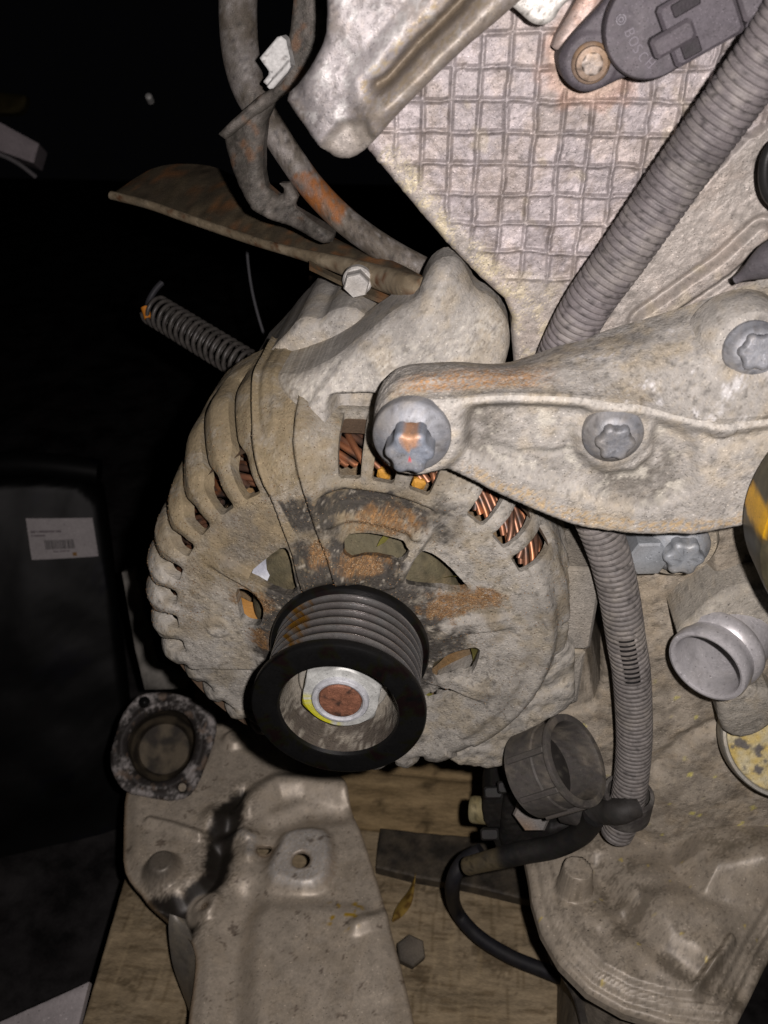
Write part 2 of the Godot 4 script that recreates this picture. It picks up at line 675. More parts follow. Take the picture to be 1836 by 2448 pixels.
# in a slot's own measure: distance outside the slot's rounded rectangle, millimetres
func a_slot_d(th: float, s: float, r: float) -> float:
	var best := 1e3
	for q in a_slots:
		var t: float = absf(angle_difference(th, q[0])) * r
		if t > 14.0: continue
		var hw: float = q[1] * r * lerpf(1.0, q[4], sst(0.0, 8.0, s - lerpf(67.0, 57.0, sst(2.1, 2.75, q[0]))))
		var sc: float = (q[2] + q[3]) * .5
		var hs: float = (q[3] - q[2]) * .5
		var dx: float = t - hw + 1.0
		var dy: float = absf(s - sc) - hs + 1.0
		best = minf(best, Vector2(maxf(dx, 0), maxf(dy, 0)).length() + minf(maxf(dx, dy), 0.0) - 1.0)
	return best

func a_relief(th: float, s: float, r: float, d_slot: float) -> float:
	var xy := Vector2.from_angle(th) * r
	var deg := rad_to_deg(th)
	var h := 0.0
	# bars between the slots stand out like round fingers
	if s > 47.0 and (deg > 112.0 or deg < -58.0):
		var w := sst(49.0, 58.0, s)
		h += w * (pow(clampf(d_slot / 5.0, 0.0, 1.0), .6) * 2.3 - .8)
	elif s > 47.0 and d_slot < 3.0:
		h += -.7 * (1.0 - sqrt(clampf(d_slot / 2.0, 0.0, 1.0)))
	if deg > 60.0 and deg < 142.0 and r > 24.0:
		var s1 := side(xy, a_l1)
		var s2 := side(xy, a_l2)
		var f := sst(24.0, 30.0, r)
		h += f * 3.4 * sst(-.6, .4, s1) * (1.0 - sst(0.0, 14.0, s2))
		h += f * 3.2 * sst(-.6, .4, s2) * (1.0 - sst(1.5, 11.0, s2))
		# trough between the soot rings, right of the strut
		if s2 > 2.0 and r < 66.0:
			h -= 2.8 * sst(54.0, 55.4, r) * (1.0 - sst(60.5, 62.0, r)) * sst(2.0, 6.0, s2) * sst(60.0, 64.0, deg)
			h += 2.0 * (1.0 - sst(0.4, 2.4, absf(r - 51.2))) * sst(2.0, 6.0, s2) * sst(60.0, 64.0, deg)
	# the flank swells outwards towards the upper lug
	h += 10.5 * sst(92.0, 112.0, deg) * (1.0 - sst(122.0, 152.0, deg)) * sst(64.0, 96.0, s)
	# webs that run from the hub to the rim
	for w in [62.0, 148.0, 10.0, -28.0, -62.0]:
		var t := absf(angle_difference(th, deg_to_rad(w))) * r
		h += 2.4 * (1.0 - sst(2.0, 4.2, t)) * sst(31.0, 36.0, r) * (1.0 - sst(50.0, 62.0, r))
	if r < 50.0: h += 1.2 * sst(-.6, .6, psdf(a_pad, xy))
	# the lower left lip
	if xy.x < -18.0 and xy.y < 10.0:
		h -= 3.2 * (1.0 - sst(-.7, .7, xy.y - lerpf(-23.0, -21.0, sst(-70, -30, xy.x)))) * sst(-22.0, -30.0, xy.x) * sst(40.0, 46.0, r)
	# two small bosses
	for b in [[-50.5, -.5, 4.6], [-34.0, -16.0, 3.0], [33.0, -24.0, 3.6], [-26.0, 76.0, 2.6]]:
		var d := xy.distance_to(Vector2(b[0], b[1]))
		h += .8 * (1.0 - sst(b[2] - .5, b[2] + .3, d)) - .7 * (1.0 - sst(0.0, b[2] * .55, d))
	# a long dent on the right flank
	if deg > -50.0 and deg < 28.0 and s > 40.0:
		h += .9 * sin(s * .55 + th * 2.0) * sst(44.0, 58.0, s) * sst(26.0, 18.0, deg)
	return h + .22 * n2(Vector2(xy.x, xy.y - s * .3), .16) + .14 * n2(xy + Vector2(0, s), .5)

func a_pos(th: float, s: float) -> Vector3:
	var q := a_at(s)
	var p: Vector2 = q[0]
	var n: Vector2 = q[1]
	var h := a_relief(th, s, p.x, a_slot_d(th, s, p.x))
	return Vector3(cos(th) * (p.x + n.x * h), sin(th) * (p.x + n.x * h), p.y + n.y * h)

func rust_at(xy: Vector2) -> float:
	var w := 0.0
	for q in [[5.5, 36.5, 7.5, 1.6], [35.0, 17.0, 8.0, 1.6], [45.0, 20.0, 6.0, 2.2], [-34.0, -3.0, 6.0, 1.0], [-10.0, 38.0, 6.0, 1.0], [-36.0, 14.0, 7.0, 1.4], [12.0, 50.0, 6.0, 2.5], [-14, 74, 5.0, 1.2]]:
		w = maxf(w, 1.0 - sst(.25, 1.0, Vector2((xy.x - q[0]) / (q[2] * q[3]), (xy.y - q[1]) / q[2]).length() + .45 * n2(xy, .18)))
	return w

func a_color(xy: Vector2, th: float, r: float, s: float, p: Vector3) -> Color:
	var c := grime(p, CAST, Color(.21, .178, .122), .95)
	var deg := rad_to_deg(th)
	var speck := nf.get_noise_3dv(p * .8)
	var patch := n3(p, .09)
	# brown road dust caught on the upper left flank
	var brown := sst(88.0, 108.0, deg) * (1.0 - sst(140.0, 165.0, deg)) * sst(46.0, 56.0, s)
	brown = maxf(brown, .8 * sst(58.0, 75.0, deg) * (1.0 - sst(150.0, 175.0, deg)) * (1.0 - sst(58.0, 70.0, r)))
	c = mixc(c, Color(.165, .13, .075), clampf(brown * (.9 + .7 * patch + .4 * speck), 0, .92))
	c = mixc(c, Color(.15, .12, .075), sst(.05, .4, n3(p + Vector3(0, 0, 500), .06)) * .55 * sst(-30.0, 10.0, xy.y))
	c = mixc(c, Color(.1, .088, .07), (1.0 - sst(6.0, 20.0, xy.distance_to(Vector2(-38, 44)) + 9.0 * patch)) * (.55 + .5 * speck))
	c = mixc(c, Color(.13, .115, .09), (1.0 - sst(4.0, 22.0, xy.distance_to(Vector2(18, 60)) + 10.0 * patch)) * (.6 + .6 * speck))
	c = mixc(c, Color(.2, .16, .1), sst(-.1, .5, patch) * sst(10.0, 40.0, xy.y) * (1.0 - sst(0.0, 30.0, xy.x)) * .6)
	# oily soot round the pulley, on the strut and in the trough
	var soot := (1.0 - sst(30.0, 41.0, r + 9.0 * patch - 8.0 * sst(50.0, 75.0, deg) * (1.0 - sst(112.0, 140.0, deg)))) * .95
	if deg > 58.0 and deg < 112.0:
		soot = maxf(soot, sst(52.5, 54.5, r + 2.0 * speck) * (1.0 - sst(60.0, 63.0, r + 5.0 * patch)) * sst(59.0, 64.0, deg))
		soot = maxf(soot, (1.0 - sst(0.0, 9.0, absf(r - 52.0))) * sst(92, 97, deg) * .95)
	soot = maxf(soot, (1.0 - sst(5.0, 11.0, xy.distance_to(Vector2(37, 1)) + 6.0 * patch)) * .8)
	soot = maxf(soot, (1.0 - sst(3.0, 10.0, xy.distance_to(Vector2(30, 52)) + 8.0 * patch)) * .65)
	c = mixc(c, SOOT, clampf(soot * (1.15 + .7 * speck + .9 * n3(p + Vector3(30, 0, 0), .2)), 0.0, .95))
	c = mixc(c, Color(.36, .33, .27), clampf(soot, 0.0, 1.0) * sst(.38, .6, n3(p + Vector3(40, 3, 0), .22)) * .7)
	var w := rust_at(xy) if s < 56.0 else 0.0
	c = mixc(c, Color(.115, .066, .03), clampf(w * (1.0 + 1.5 * n3(p, .3) + 1.3 * speck), 0.0, .9))
	c = mixc(c, Color(.28, .15, .055), w * sst(.05, .4, nf.get_noise_3dv(p * 1.5 + Vector3(7, 7, 7))) * .8)
	return c

func alternator() -> void:
	var t := thing("alternator", "dusty grey alternator with black ribbed pulley and copper windings behind its slots", "alternator")
	aprof = v2([13, -35.5, 26, -35.8, 32, -36.2, 36.5, -38.3, 41, -39.8, 48, -40, 58, -40, 66, -40, 69.5, -40.5, 72.5, -41.8, 75, -43.8, 77, -46.4, 78.6, -49.6, 79.8, -53.5, 80.5, -58, 80.9, -64, 81.2, -74, 81.4, -88, 81.5, -104])
	alen = PackedFloat32Array([0.0])
	for k in range(1, aprof.size()): alen.append(alen[k - 1] + aprof[k].distance_to(aprof[k - 1]))
	a_l1 = v2([-31.7,79.9,-31.1,71.3,-26.4,60.8,-22.8,46.9,-18.6,31.8,-16.8,25.9])
	a_l2 = v2([-17.0,82.7,-17.0,74.0,-14.3,63.7,-10.2,46.3,-4.6,29.5])
	a_pad = v2([-0.5,34.6,7.2,36.4,17.0,35.7,16.0,25.3,7.1,23.5,-0.8,25.0])
	var z57 := a_s(-60.5)
	for d in [89.7, 80.2, 69.5]: a_slots.append([deg_to_rad(d), deg_to_rad(3.15), 53.3, z57, .95])
	for d in [51.0, 40.8, 31.0]: a_slots.append([deg_to_rad(d), deg_to_rad(3.1), 54.0, a_s(-53), 1.0])
	for d in [119.7, 129.4, 139.8, 149.6, 159.7, 169.6, 179.6, 189.7]: a_slots.append([deg_to_rad(d), deg_to_rad(2.7), 53.3, a_s(-88), .36])
	for d in [200.0, 210.4, 220.5, 230.6, 240.7, 250.8, 261.0, 271.0, 281.0, 291.0]: a_slots.append([deg_to_rad(d), deg_to_rad(2.4), 56.5, a_s(-84), .6])
	for d in [2.0, -9.0]: a_slots.append([deg_to_rad(d), deg_to_rad(.7), a_s(-47), a_s(-60), 1.0])
	var windows := [
		v2([-37.0,24.9,-29.8,32.2,-22.7,38.5,-20.7,33.1,-18.9,24.4,-17.8,20.4,-22.9,19.2,-27.1,20.6,-33.0,23.1]),
		v2([-42.2,18.0,-38.6,18.6,-32.8,14.8,-31.4,11.1,-33.0,4.9,-35.1,3.3,-41.3,1.5,-41.9,9.9]),
		v2([-2.3,44.4,5.5,45.1,13.0,44.2,21.1,41.6,19.1,35.4,15.9,35.4,7.0,37.0,-1.4,35.9]),
		v2([24.2,39.3,29.3,37.3,34.2,33.0,38.9,27.1,42.2,22.9,37.1,21.8,29.7,24.1,22.0,25.8,18.9,27.3,21.4,34.1]),
		v2([29.4,-8.7,34.1,-6.0,40.8,-4.2,47.3,-2.4,46.6,-10.5,44.2,-17.6,37.1,-16.8,30.7,-18.7]),
		v2([26.4,-28.1,34.3,-22.2,38.9,-23.7,41.2,-26.8,35.3,-30.2,27.1,-33.6])]
	for k in windows.size(): windows[k] = chaikin(windows[k], 1)
	var us := PackedFloat32Array()
	var vs := PackedFloat32Array()
	var NU := 700
	for k in NU + 1: us.append(-deg_to_rad(305.0) + TAU * k / NU)
	var total := alen[alen.size() - 1]
	var NV := int(total / .72)
	for k in NV + 1: vs.append(total * k / NV)
	var maskf := func(u: float, s: float) -> float:
		var th := wrapf(-u, -PI, PI)
		var r: float = a_at(s)[0].x
		var m := 4.0
		if s > 50.0: m = minf(m, a_slot_d(th, s, r))
		elif s > 16.0:
			var xy := Vector2.from_angle(th) * r
			for w in windows:
				if xy.distance_to(w[0]) < 24.0: m = minf(m, -psdf(w, xy))
		return m
	var mk := PackedFloat32Array()
	for s in vs:
		for u in us: mk.append(maskf.call(u, s))
	var posf := func(u: float, s: float, _m: float) -> Vector3: return a_pos(wrapf(-u, -PI, PI), s)
	var colf := func(u: float, s: float, _m: float, p: Vector3) -> Color:
		var th := wrapf(-u, -PI, PI)
		if th < deg_to_rad(-100): th += TAU
		return a_color(Vector2(p.x, p.y), th, Vector2(p.x, p.y).length(), s, p)
	var wallf := func(p: Vector3, u: float, s: float) -> Vector3:
		var n: Vector2 = a_at(s)[1]
		return p - Vector3(cos(u) * n.x, -sin(u) * n.x, n.y) * (4.0 if s < 49.0 else 2.6 if absf(angle_difference(-u, 1.0)) < 1.1 else 4.6)
	var g := Geo.new()
	sheet(g, us, vs, mk, .8, maskf, posf, colf, wallf)
	obj("front_housing", g, M.cast, t)

	# upper mounting lug, the ear that the tensioner bolt goes through
	var out := chaikin(v2([-34.3,84.6,-30.5,88.3,-17.2,92.5,-6.2,98.1,3.1,105.4,13.3,112.9,19.6,115.6,21.4,120.9,24.0,125.2,28.4,127.6,32.6,126.6,35.5,122.5,38.5,116.5,44.2,114.1,48.9,108.8,51.1,103.7,51.0,97.8,48.5,90.5,51.8,80.8,30.7,71.5,5.6,71.3,-27.5,75.6]), 1)
	g = Geo.new()
	var er := v2([28.4,127.1,27.7,120.2,22.4,110.5,13.2,96.7])
	var rl := v2([3.5,105.5,-4.2,97.8,-12.0,89.2,-17.2,80.6])
	var hf := func(p: Vector2, _m: float) -> float:
		var r := p.length()
		var deg := rad_to_deg(p.angle())
		var z := -50.6 - .5 * (r - 78.0) - .012 * maxf(r - 100.0, 0.0) * (r - 100.0) * .5
		z -= 14.0 * sst(100.0, 114.0, deg)
		z -= 12.0 * sst(89.5, 86.5, p.y) * sst(-9.0, -5.0, p.x)
		z += 5.0 * (1.0 - sst(0.0, 12.0, pline(p, er)))
		z += 1.8 * sst(-.7, .5, side(p, rl)) * (1.0 - sst(2.0, 14.0, side(p, rl)))
		z -= 3.0 * sst(34.0, 44.0, p.x)
		return z + .5 * n2(p, .06) + .25 * n2(p, .25) + .12 * n2(p, .9)
	var cf := func(p: Vector2, _m: float, w: Vector3) -> Color:
		var c := grime(w, CASTW, DUST, .8)
		var sp := nf.get_noise_2dv(p * 1.2)
		c = mixc(c, Color(.2, .155, .085), sst(-8.0, -30.0, p.x) * (.5 + .5 * sp))
		return mixc(c, Color(.45, .43, .38), (1.0 - sst(3, 9, absf(p.y - 94.0 - p.x * .3))) * sst(.0, .4, sp) * .6)
	slab(g, Transform3D.IDENTITY, out, [], .8, hf, cf, func(p): return -94.0, 5.0)
	obj("mounting_lug", g, M.cast, t)

	# lower right foot
	out = chaikin(v2([29.4,-39.4,39.3,-31.1,52.4,-22.7,67.4,-11.0,82.9,-6.4,85.5,-27.3,87.1,-41.1,73.6,-47.9,65.0,-63.0,60.1,-75.1,44.2,-76.1,35.1,-68.5]), 1)
	g = Geo.new()
	hf = func(p: Vector2, _m: float) -> float:
		return -46.5 + 2.0 * n2(p, .05) + .6 * n2(p, .18) + .2 * n2(p, .8) - 3.0 * sst(68, 84, p.x) - 2.0 * (1.0 - sst(0.0, 7.0, absf(p.y + 40.0 - .5 * (p.x - 50.0))))
	slab(g, Transform3D.IDENTITY, out, [], .9, hf, func(_p, _m, w): return grime(w, CAST, Color(.3, .26, .19), 1.0), -80.0, 3.0)
	obj("lower_foot", g, M.cast, t)

	# rear half and the laminated stack between the halves
	g = Geo.new()
	out = chaikin(v2([-51.1,70.9,-39.4,82.6,-33.3,90.4,-27.5,96.2,-24.2,100.5,-20.1,102.0,-15.8,100.4,-12.0,104.3,-4.3,106.3,1.6,102.3,7.2,93.1,-15.6,70.4,-41.1,61.6]), 1)
	slab(g, Transform3D.IDENTITY, out, [], 1.2, func(p, _m): return -90.0 + .6 * n2(p, .2) + .5 * n2(p, .06), func(_p, _m, w): return grime(w, CASTW, DUST, .8), -150.0, 3.0)
	obj("rear_housing", g, M.cast, t)
	g = Geo.new()
	lathe(g, Transform3D.IDENTITY, v2([79.5, -102, 81, -106, 81, -128, 76, -150]), 120, func(_q, p): return grime(p, CAST, DUST))
	obj("rear_housing", g, M.cast, t)
	for b in [[70.0, 90.5, -17.0, 22.0, -58.0], [70.0, 90.0, -50.0, -21.0, -62.0]]:
		g = Geo.new()
		block(g, Transform3D.IDENTITY, Vector3(b[0], b[2], -112), Vector3(b[1], b[3], b[4]), func(p): return grime(p, Color(.24, .225, .2), DUST), 1.2)
		obj("stator_core", g, M.cast, t)

	# inside: windings, fan, rotor
	g = Geo.new()
	for k in 150:
		var a := TAU * k / 150 + rng.randf_range(-.006, .006)
		var lay := rng.randf_range(-.9, .7)
		var path := PackedVector3Array()
		for q in 5:
			var f := q / 4.0
			var th := a + (.34 if k % 3 > 0 else .14) * f
			var r := 66.8 + 6.0 * f + lay + 1.2 * sin(f * PI)
			path.append(Vector3(cos(th) * r, sin(th) * r, lerpf(-47.8, -66.0, f) + 2.4 * sin(f * PI) + lay))
		var tone := rng.randf()
		var cc := mixc(Color(.42, .17, .075), Color(.16, .1, .075), tone)
		tube(g, path, 3.0, 6, func(_s, _a): return 1.25, func(_s, _a, p): return mixc(cc, Color(.06, .05, .045), sst(.0, .4, n3(p, .12))), false)
	var wire := obj("copper_winding", g, M.copper, t)
	wire.set_meta("kind", "stuff")
	g = Geo.new()
	lathe(g, Transform3D.IDENTITY, v2([77.5, -50, 77.5, -100]), 90, func(_q, _p): return Color(.11, .075, .05))
	lathe(g, Transform3D.IDENTITY, v2([63, -70, 78, -70]), 90, func(_q, _p): return Color(.11, .075, .05))
	obj("stator_sleeve", g, M.dirty, t)
	for d in [80.2, 69.5]:
		g = Geo.new()
		var fr := frame(Vector3(cos(deg_to_rad(d)), sin(deg_to_rad(d)), 0) * 65.6 + Vector3(0, 0, -46.5), Vector3(0, 0, 1), deg_to_rad(d - 90))
		block(g, fr, Vector3(-2.3, -2.0, -8), Vector3(2.1, 1.6, 1.0), func(p): return Color(.4, .2, .03) * (1.0 + .5 * n3(p, .3)), .7)
		obj("winding_insulator", g, M.hose, t)
	g = Geo.new()
	lathe(g, Transform3D.IDENTITY, v2([10, -64, 62, -64, 62, -75]), 72, func(_q, p): return mixc(Color(.2, .12, .05), Color(.12, .1, .07), .5 + n3(p, .08)))
	obj("rotor", g, M.dirty, t)
	g = Geo.new()
	lathe(g, Transform3D.IDENTITY, v2([14, -44, 24, -45, 33, -48, 38, -51, 40, -53.5, 40.5, -56]), 96, func(_q, p): return grime(p, Color(.085, .075, .045), Color(.13, .1, .055), .9))
	obj("fan_plate", g, M.cast, t)
	for k in 9:
		var a := TAU * k / 9 + .43
		g = Geo.new()
		var A := PackedVector3Array()
		var Bq := PackedVector3Array()
		for q in 5:
			var f := q / 4.0
			var th := a - .4 * f * f
			var r := lerpf(36.0, 57.0, f)
			A.append(Vector3(cos(th) * r, sin(th) * r, -58))
			Bq.append(Vector3(cos(th + .2) * r, sin(th + .2) * r, -46.5))
		var dg := fposmod(rad_to_deg(a - .15), 360.0)
		var tone := Color(.42, .44, .5) if absf(dg - 130.0) < 22.0 else (Color(.3, .14, .02) if absf(dg - 170.0) < 22.0 else Color(.36, .34, .08))
		ribbon(g, A, Bq, 10, 4, Vector3(0, .6, .8), func(_a, _b): return Vector3.ZERO, func(p, _a, _b): return tone * (1.0 + .6 * n3(p, .08)))
		obj("fan_blade", g, M.zinc, t)

	pulley(t)

	# loose grains of rust and dust that lie on the casting
	var mm := MultiMesh.new()
	mm.transform_format = MultiMesh.TRANSFORM_3D
	mm.use_colors = true
	g = Geo.new()
	loft(g, [place(Transform3D.IDENTITY, v2([-.5, -.4, .6, -.3, .1, .5]), 0.0), place(Transform3D.IDENTITY, v2([-.3, -.2, .3, -.2, .1, .3]), .5)], func(_p): return Color(.5, .5, .5))
	mm.mesh = mesh_of(g)
	var list := []
	var tries := 0
	while list.size() < 9000 and tries < 90000:
		tries += 1
		var th := rng.randf_range(-.6, 3.2)
		var s := rng.randf_range(12.0, 82.0)
		var r: float = a_at(s)[0].x
		var xy := Vector2.from_angle(th) * r
		var w := rust_at(xy) if s < 54.0 else 0.0
		var deg := rad_to_deg(th)
		w = maxf(w, .12 * sst(84.0, 100.0, deg) * sst(40, 56, s) + .035)
		if rng.randf() > w: continue
		if maskf.call(-th, s) < .5: continue
		var p := a_pos(th, s)
		var sc := rng.randf_range(.18, .55)
		var bs := Basis(Vector3(rng.randfn(), rng.randfn(), rng.randfn()).normalized(), rng.randf() * TAU).scaled(Vector3(sc * rng.randf_range(.6, 1.8), sc, sc) * .8)
		var cc := mixc(Color(.36, .19, .085), Color(.62, .5, .33), pow(rng.randf(), 1.5)) * rng.randf_range(.4, 1.1)
		list.append([Transform3D(bs, (p + Vector3(0, 0, .1)) * MM), cc])
	mm.instance_count = list.size()
	for k in list.size():
		mm.set_instance_transform(k, list[k][0])
		mm.set_instance_color(k, list[k][1])
	var mi := MultiMeshInstance3D.new()
	mi.name = "rust_dust"
	mi.multimesh = mm
	mi.material_override = M.soft
	mi.set_meta("kind", "stuff")
	t.add_child(mi, true)

func pulley(t: Node3D) -> void:
	var root := Node3D.new()
	root.name = "pulley"
	root.set_meta("label", "black six-groove pulley with worn steel grooves")
	t.add_child(root, true)
	var I := Transform3D.IDENTITY
	var dark := func(_q, p): return Color(.0045, .0042, .004) * (1.0 + .3 * n3(p, .08))
	var g := Geo.new()
	lathe(g, I, v2([19.6, -1.4, 20.2, -.3, 20.9, 0.0, 27.6, 0.0, 28.6, -.35, 29.1, -1.3, 29.1, -3.0, 28.6, -3.6, 26.6, -4.0]), 160, dark)
	obj("front_flange", g, M.black, root)
	g = Geo.new()
	lathe(g, I, v2([26.6, -29.2, 28.3, -29.7, 28.7, -30.3, 28.7, -32.6, 28.0, -33.3, 14, -33.6]), 160, dark)
	obj("rear_flange", g, M.black, root)
	g = Geo.new()
	var pr := PackedVector2Array([Vector2(26.6, -4.0)])
	for k in 6:
		var z := -4.8 - 4.0 * k
		for q in [[26.45, 0.0], [26.5, .2], [26.4, .5], [24.4, 1.2], [24.0, 1.7], [24.0, 2.7], [24.4, 3.2], [26.4, 3.9]]: pr.append(Vector2(q[0], z - q[1]))
	pr.append(Vector2(26.6, -29.2))
	var rub := v2([-21, 14])
	lathe(g, I, pr, 160, func(q, p):
		var c := mixc(Color(.5, .48, .47) * (1.0 + .15 * n3(p, .12)), Color(.04, .034, .03), sst(26.35, 25.7, q.x))
		var ang: float = rad_to_deg(q.y)
		var o := (1.0 - sst(9.0, 17.0, absf(ang - 131.0))) * sst(-.25, .25, n3(p, .3))
		return mixc(c, Color(.5, .25, .03), o * sst(24.6, 25.8, q.x)))
	obj("grooves", g, M.steel, root)
	# the dished inside with dried dirt
	g = Geo.new()
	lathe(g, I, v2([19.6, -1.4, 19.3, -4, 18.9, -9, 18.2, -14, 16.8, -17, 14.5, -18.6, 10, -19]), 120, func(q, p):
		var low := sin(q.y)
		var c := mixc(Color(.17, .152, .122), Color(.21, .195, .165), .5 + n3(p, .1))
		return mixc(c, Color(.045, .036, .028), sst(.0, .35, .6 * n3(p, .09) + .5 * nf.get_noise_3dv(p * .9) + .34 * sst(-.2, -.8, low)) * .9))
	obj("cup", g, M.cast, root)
	# washer, nut, shaft end
	g = Geo.new()
	lathe(g, I, v2([15.6, -18.8, 15.6, -14.6, 15.0, -14.0, 8, -14]), 80, func(_q, p): return grime(p, Color(.3, .29, .26), DUST, .6))
	obj("washer", g, M.zinc, root)
	g = Geo.new()
	var hexr := 14.6
	var hexc := func(p: Vector3) -> Color:
		var c := Color(.42, .43, .41) * (1.0 + .3 * n3(p, .2))
		var a := rad_to_deg(atan2(p.y, p.x))
		var y := 1.0 - sst(36.0, 52.0, absf(angle_difference(deg_to_rad(a), deg_to_rad(222)) * 57.3))
		return mixc(c, Color(.5, .48, .01), y * sst(-.4, -.1, n3(p, .3)) * sst(9.8, 10.6, Vector2(p.x, p.y).length()))
	var rings := []
	for q in [[-14.0, hexr, hexr], [-8.2, hexr, hexr], [-7.2, hexr, 13.4], [-6.7, hexr, 12.5]]:
		var P := PackedVector3Array()
		for k in 72:
			var th := TAU * k / 72
			var hx: float = q[1] * cos(PI / 6) / cos(fposmod(th - .35, PI / 3) - PI / 6)
			var rr: float = hx if q[0] < -8.0 else minf(hx, q[2] + .2)
			P.append(Vector3(cos(th) * rr, sin(th) * rr, q[0]))
		rings.append(P)
	loft(g, rings, hexc, true, false)
	obj("nut", g, M.zinc, root)
	g = Geo.new()
	lathe(g, I, v2([9.7, -6.8, 9.7, -5.6, 9.3, -5.0, 8.4, -4.8, 7.7, -5.2, 7.4, -6.4]), 72, func(_q, p): return Color(.4, .41, .43) * (1.0 + .3 * n3(p, .4)))
	obj("nut_collar", g, M.zinc, root)
	g = Geo.new()
	var sp := PackedVector2Array([Vector2(7.4, -7.0)])
	for q in [[7.2, -5.5], [6.8, -5.0], [5.5, -4.8], [4, -4.75], [2.6, -4.9], [1.2, -4.8], [.02, -4.8]]: sp.append(Vector2(q[0], q[1]))
	lathe(g, I, sp, 64, func(_q, p): return mixc(Color(.17, .075, .045), Color(.045, .025, .018), sst(.1, .45, n3(p, .25))) * (1.0 + .5 * n3(p, .5)))
	obj("shaft_end", g, M.dirty, root)

# ---------------------------------------------------------------- mounting bracket
func yline(L: PackedVector2Array, x: float) -> float:
	for k in L.size() - 1:
		if x <= L[k + 1].x or k == L.size() - 2: return lerpf(L[k].y, L[k + 1].y, (x - L[k].x) / (L[k + 1].x - L[k].x))
	return 0.0

func bracket() -> void:
	var t := thing("mounting_bracket", "long cast aluminium bracket arm bolted over the alternator's upper right", "bracket")
	var out := chaikin(v2([9.7,89.2,10.5,94.6,13.3,98.4,18.4,101.3,26.4,102.7,33.7,102.7,46.7,104.4,67.0,104.6,78.5,103.1,85.6,102.9,92.1,101.2,103.7,98.6,114.4,98.1,130.0,101.9,137.7,71.0,123.1,64.2,116.7,61.8,106.1,59.2,95.1,57.9,85.2,58.5,73.7,59.7,64.8,62.8,54.5,67.2,45.7,71.5,37.0,76.1,29.9,79.5,22.9,77.2,15.8,79.1,11.3,84.3]), 1)
	var topl := v3([8.6,83.2,-33.0,8.8,90.9,-35.0,10.0,97.3,-38.0,12.7,101.2,-42.0,18.3,102.7,-48.0,32.6,101.2,-56.0,47.4,99.4,-60.0,57.7,102.1,-62.0,74.4,108.8,-62.0,92.0,115.4,-62.0,105.1,120.3,-62.0,133.6,132.9,-62.0])
	var frontl := v3([9.6,86.9,-26.0,10.0,92.3,-26.0,11.7,97.1,-25.4,14.4,99.7,-25.0,19.1,102.1,-24.6,33.7,103.3,-24.4,46.6,105.1,-24.2,55.1,105.2,-24.2,66.7,105.3,-24.2,85.2,103.6,-24.2,103.1,99.3,-24.2,129.2,102.6,-24.2])
	var rid := v2([9.1,92.5,10.7,95.5,13.4,99.3,18.5,102.2,26.4,103.6,33.7,103.6,46.5,105.3,66.7,105.5,78.0,104.0,85.1,103.8,91.6,102.1,103.0,99.6,113.7,99.0,129.1,102.8])
	var pocket := chaikin(v2([35.8,100.5,51.7,102.0,68.2,101.8,74.3,100.0,69.0,89.3,76.9,80.3,90.2,82.5,89.2,96.9,94.3,97.4,103.6,93.1,107.6,77.1,97.0,65.9,79.9,67.8,58.0,76.2,38.1,82.4,34.6,90.8]), 1)
	var crack := v2([43.3,87.4,48.9,85.6,52.5,84.2,57.2,84.9,62.7,84.7,68.6,86.5])
	var b1 := v2([21.5,92.5])[0]
	var b2 := v2([79.1,93.5])[0]
	var b3 := v2([117.1,115.1])[0]
	var tab := v2([105.0,98.5,112.1,98.8,112.8,95.2,111.5,93.4,107.7,93.2,105.7,94.9])
	var hf := func(p: Vector2, _m: float) -> float:
		var yr := yline(rid, p.x)
		var z := lerpf(-23.4, -25.8, sst(1.5, 6.0, yr - p.y))
		z -= 2.8 * sst(-.8, 3.5, psdf(pocket, p))
		z += 1.2 * (1.0 - sst(9.5, 12.5, p.distance_to(b2)))
		z = lerpf(z, -21.5, 1.0 - sst(13.0, 18.5, p.distance_to(b1)))
		z -= .9 * (1.0 - sst(0.0, 1.2 + n2(p, .2), pline(p, crack)))
		z += 1.6 * sst(-.6, .5, psdf(tab, p))
		z += 1.2 * sst(102.0, 108.0, p.x) * sst(6, 12, yr - p.y)
		return z + .35 * n2(p, .07) + .2 * n2(p, .3) + .1 * n2(p, .9)
	var cf := func(p: Vector2, m: float, w: Vector3) -> Color:
		var c := grime(w, CASTW, DUST, .8)
		var sp := nf.get_noise_2dv(p * 1.3)
		var pa := n2(p, .09)
		var yr := yline(rid, p.x)
		var up := p.y - yr
		c = mixc(c, Color(.36, .22, .11), sst(1.0, 4.0, up) * (1.0 - sst(9, 18, up)) * sst(22, 34, p.x) * (1.0 - sst(58, 72, p.x)) * (.55 + 1.1 * sp))
		c = mixc(c, Color(.46, .44, .4), (1.0 - sst(.5, 2.4, absf(up + .6))) * (.5 + .6 * sp))
		# wet looking dark stains in the pocket
		var st := sst(.5, 2.5, psdf(pocket, p)) * maxf(maxf(1.0 - sst(4, 24, p.distance_to(Vector2(38, 102))), 1.0 - sst(2, 12, p.distance_to(Vector2(38, 88)))), 1.0 - sst(4, 18, p.distance_to(Vector2(89, 80))))
		c = mixc(c, Color(.12, .11, .095), clampf(st * (1.0 + 1.4 * pa + .5 * sp), 0, .9))
		c = mixc(c, Color(.44, .42, .36), sst(.2, .45, pa + .3 * sp) * sst(0, 4, psdf(pocket, p)) * .6)
		# sand along the lower edge
		c = mixc(c, Color(.34, .255, .15), sst(1.0, 2.4, m) * (1.0 - sst(4.0, 6.5, m + 2.0 * pa)) * sst(-6, -30, up) * sst(30, 45, p.x) * sst(-.2, .3, sp))
		return mixc(c, Color(.12, .115, .1), (1.0 - sst(0.0, 1.3, pline(p, crack))) * .5)
	var g := Geo.new()
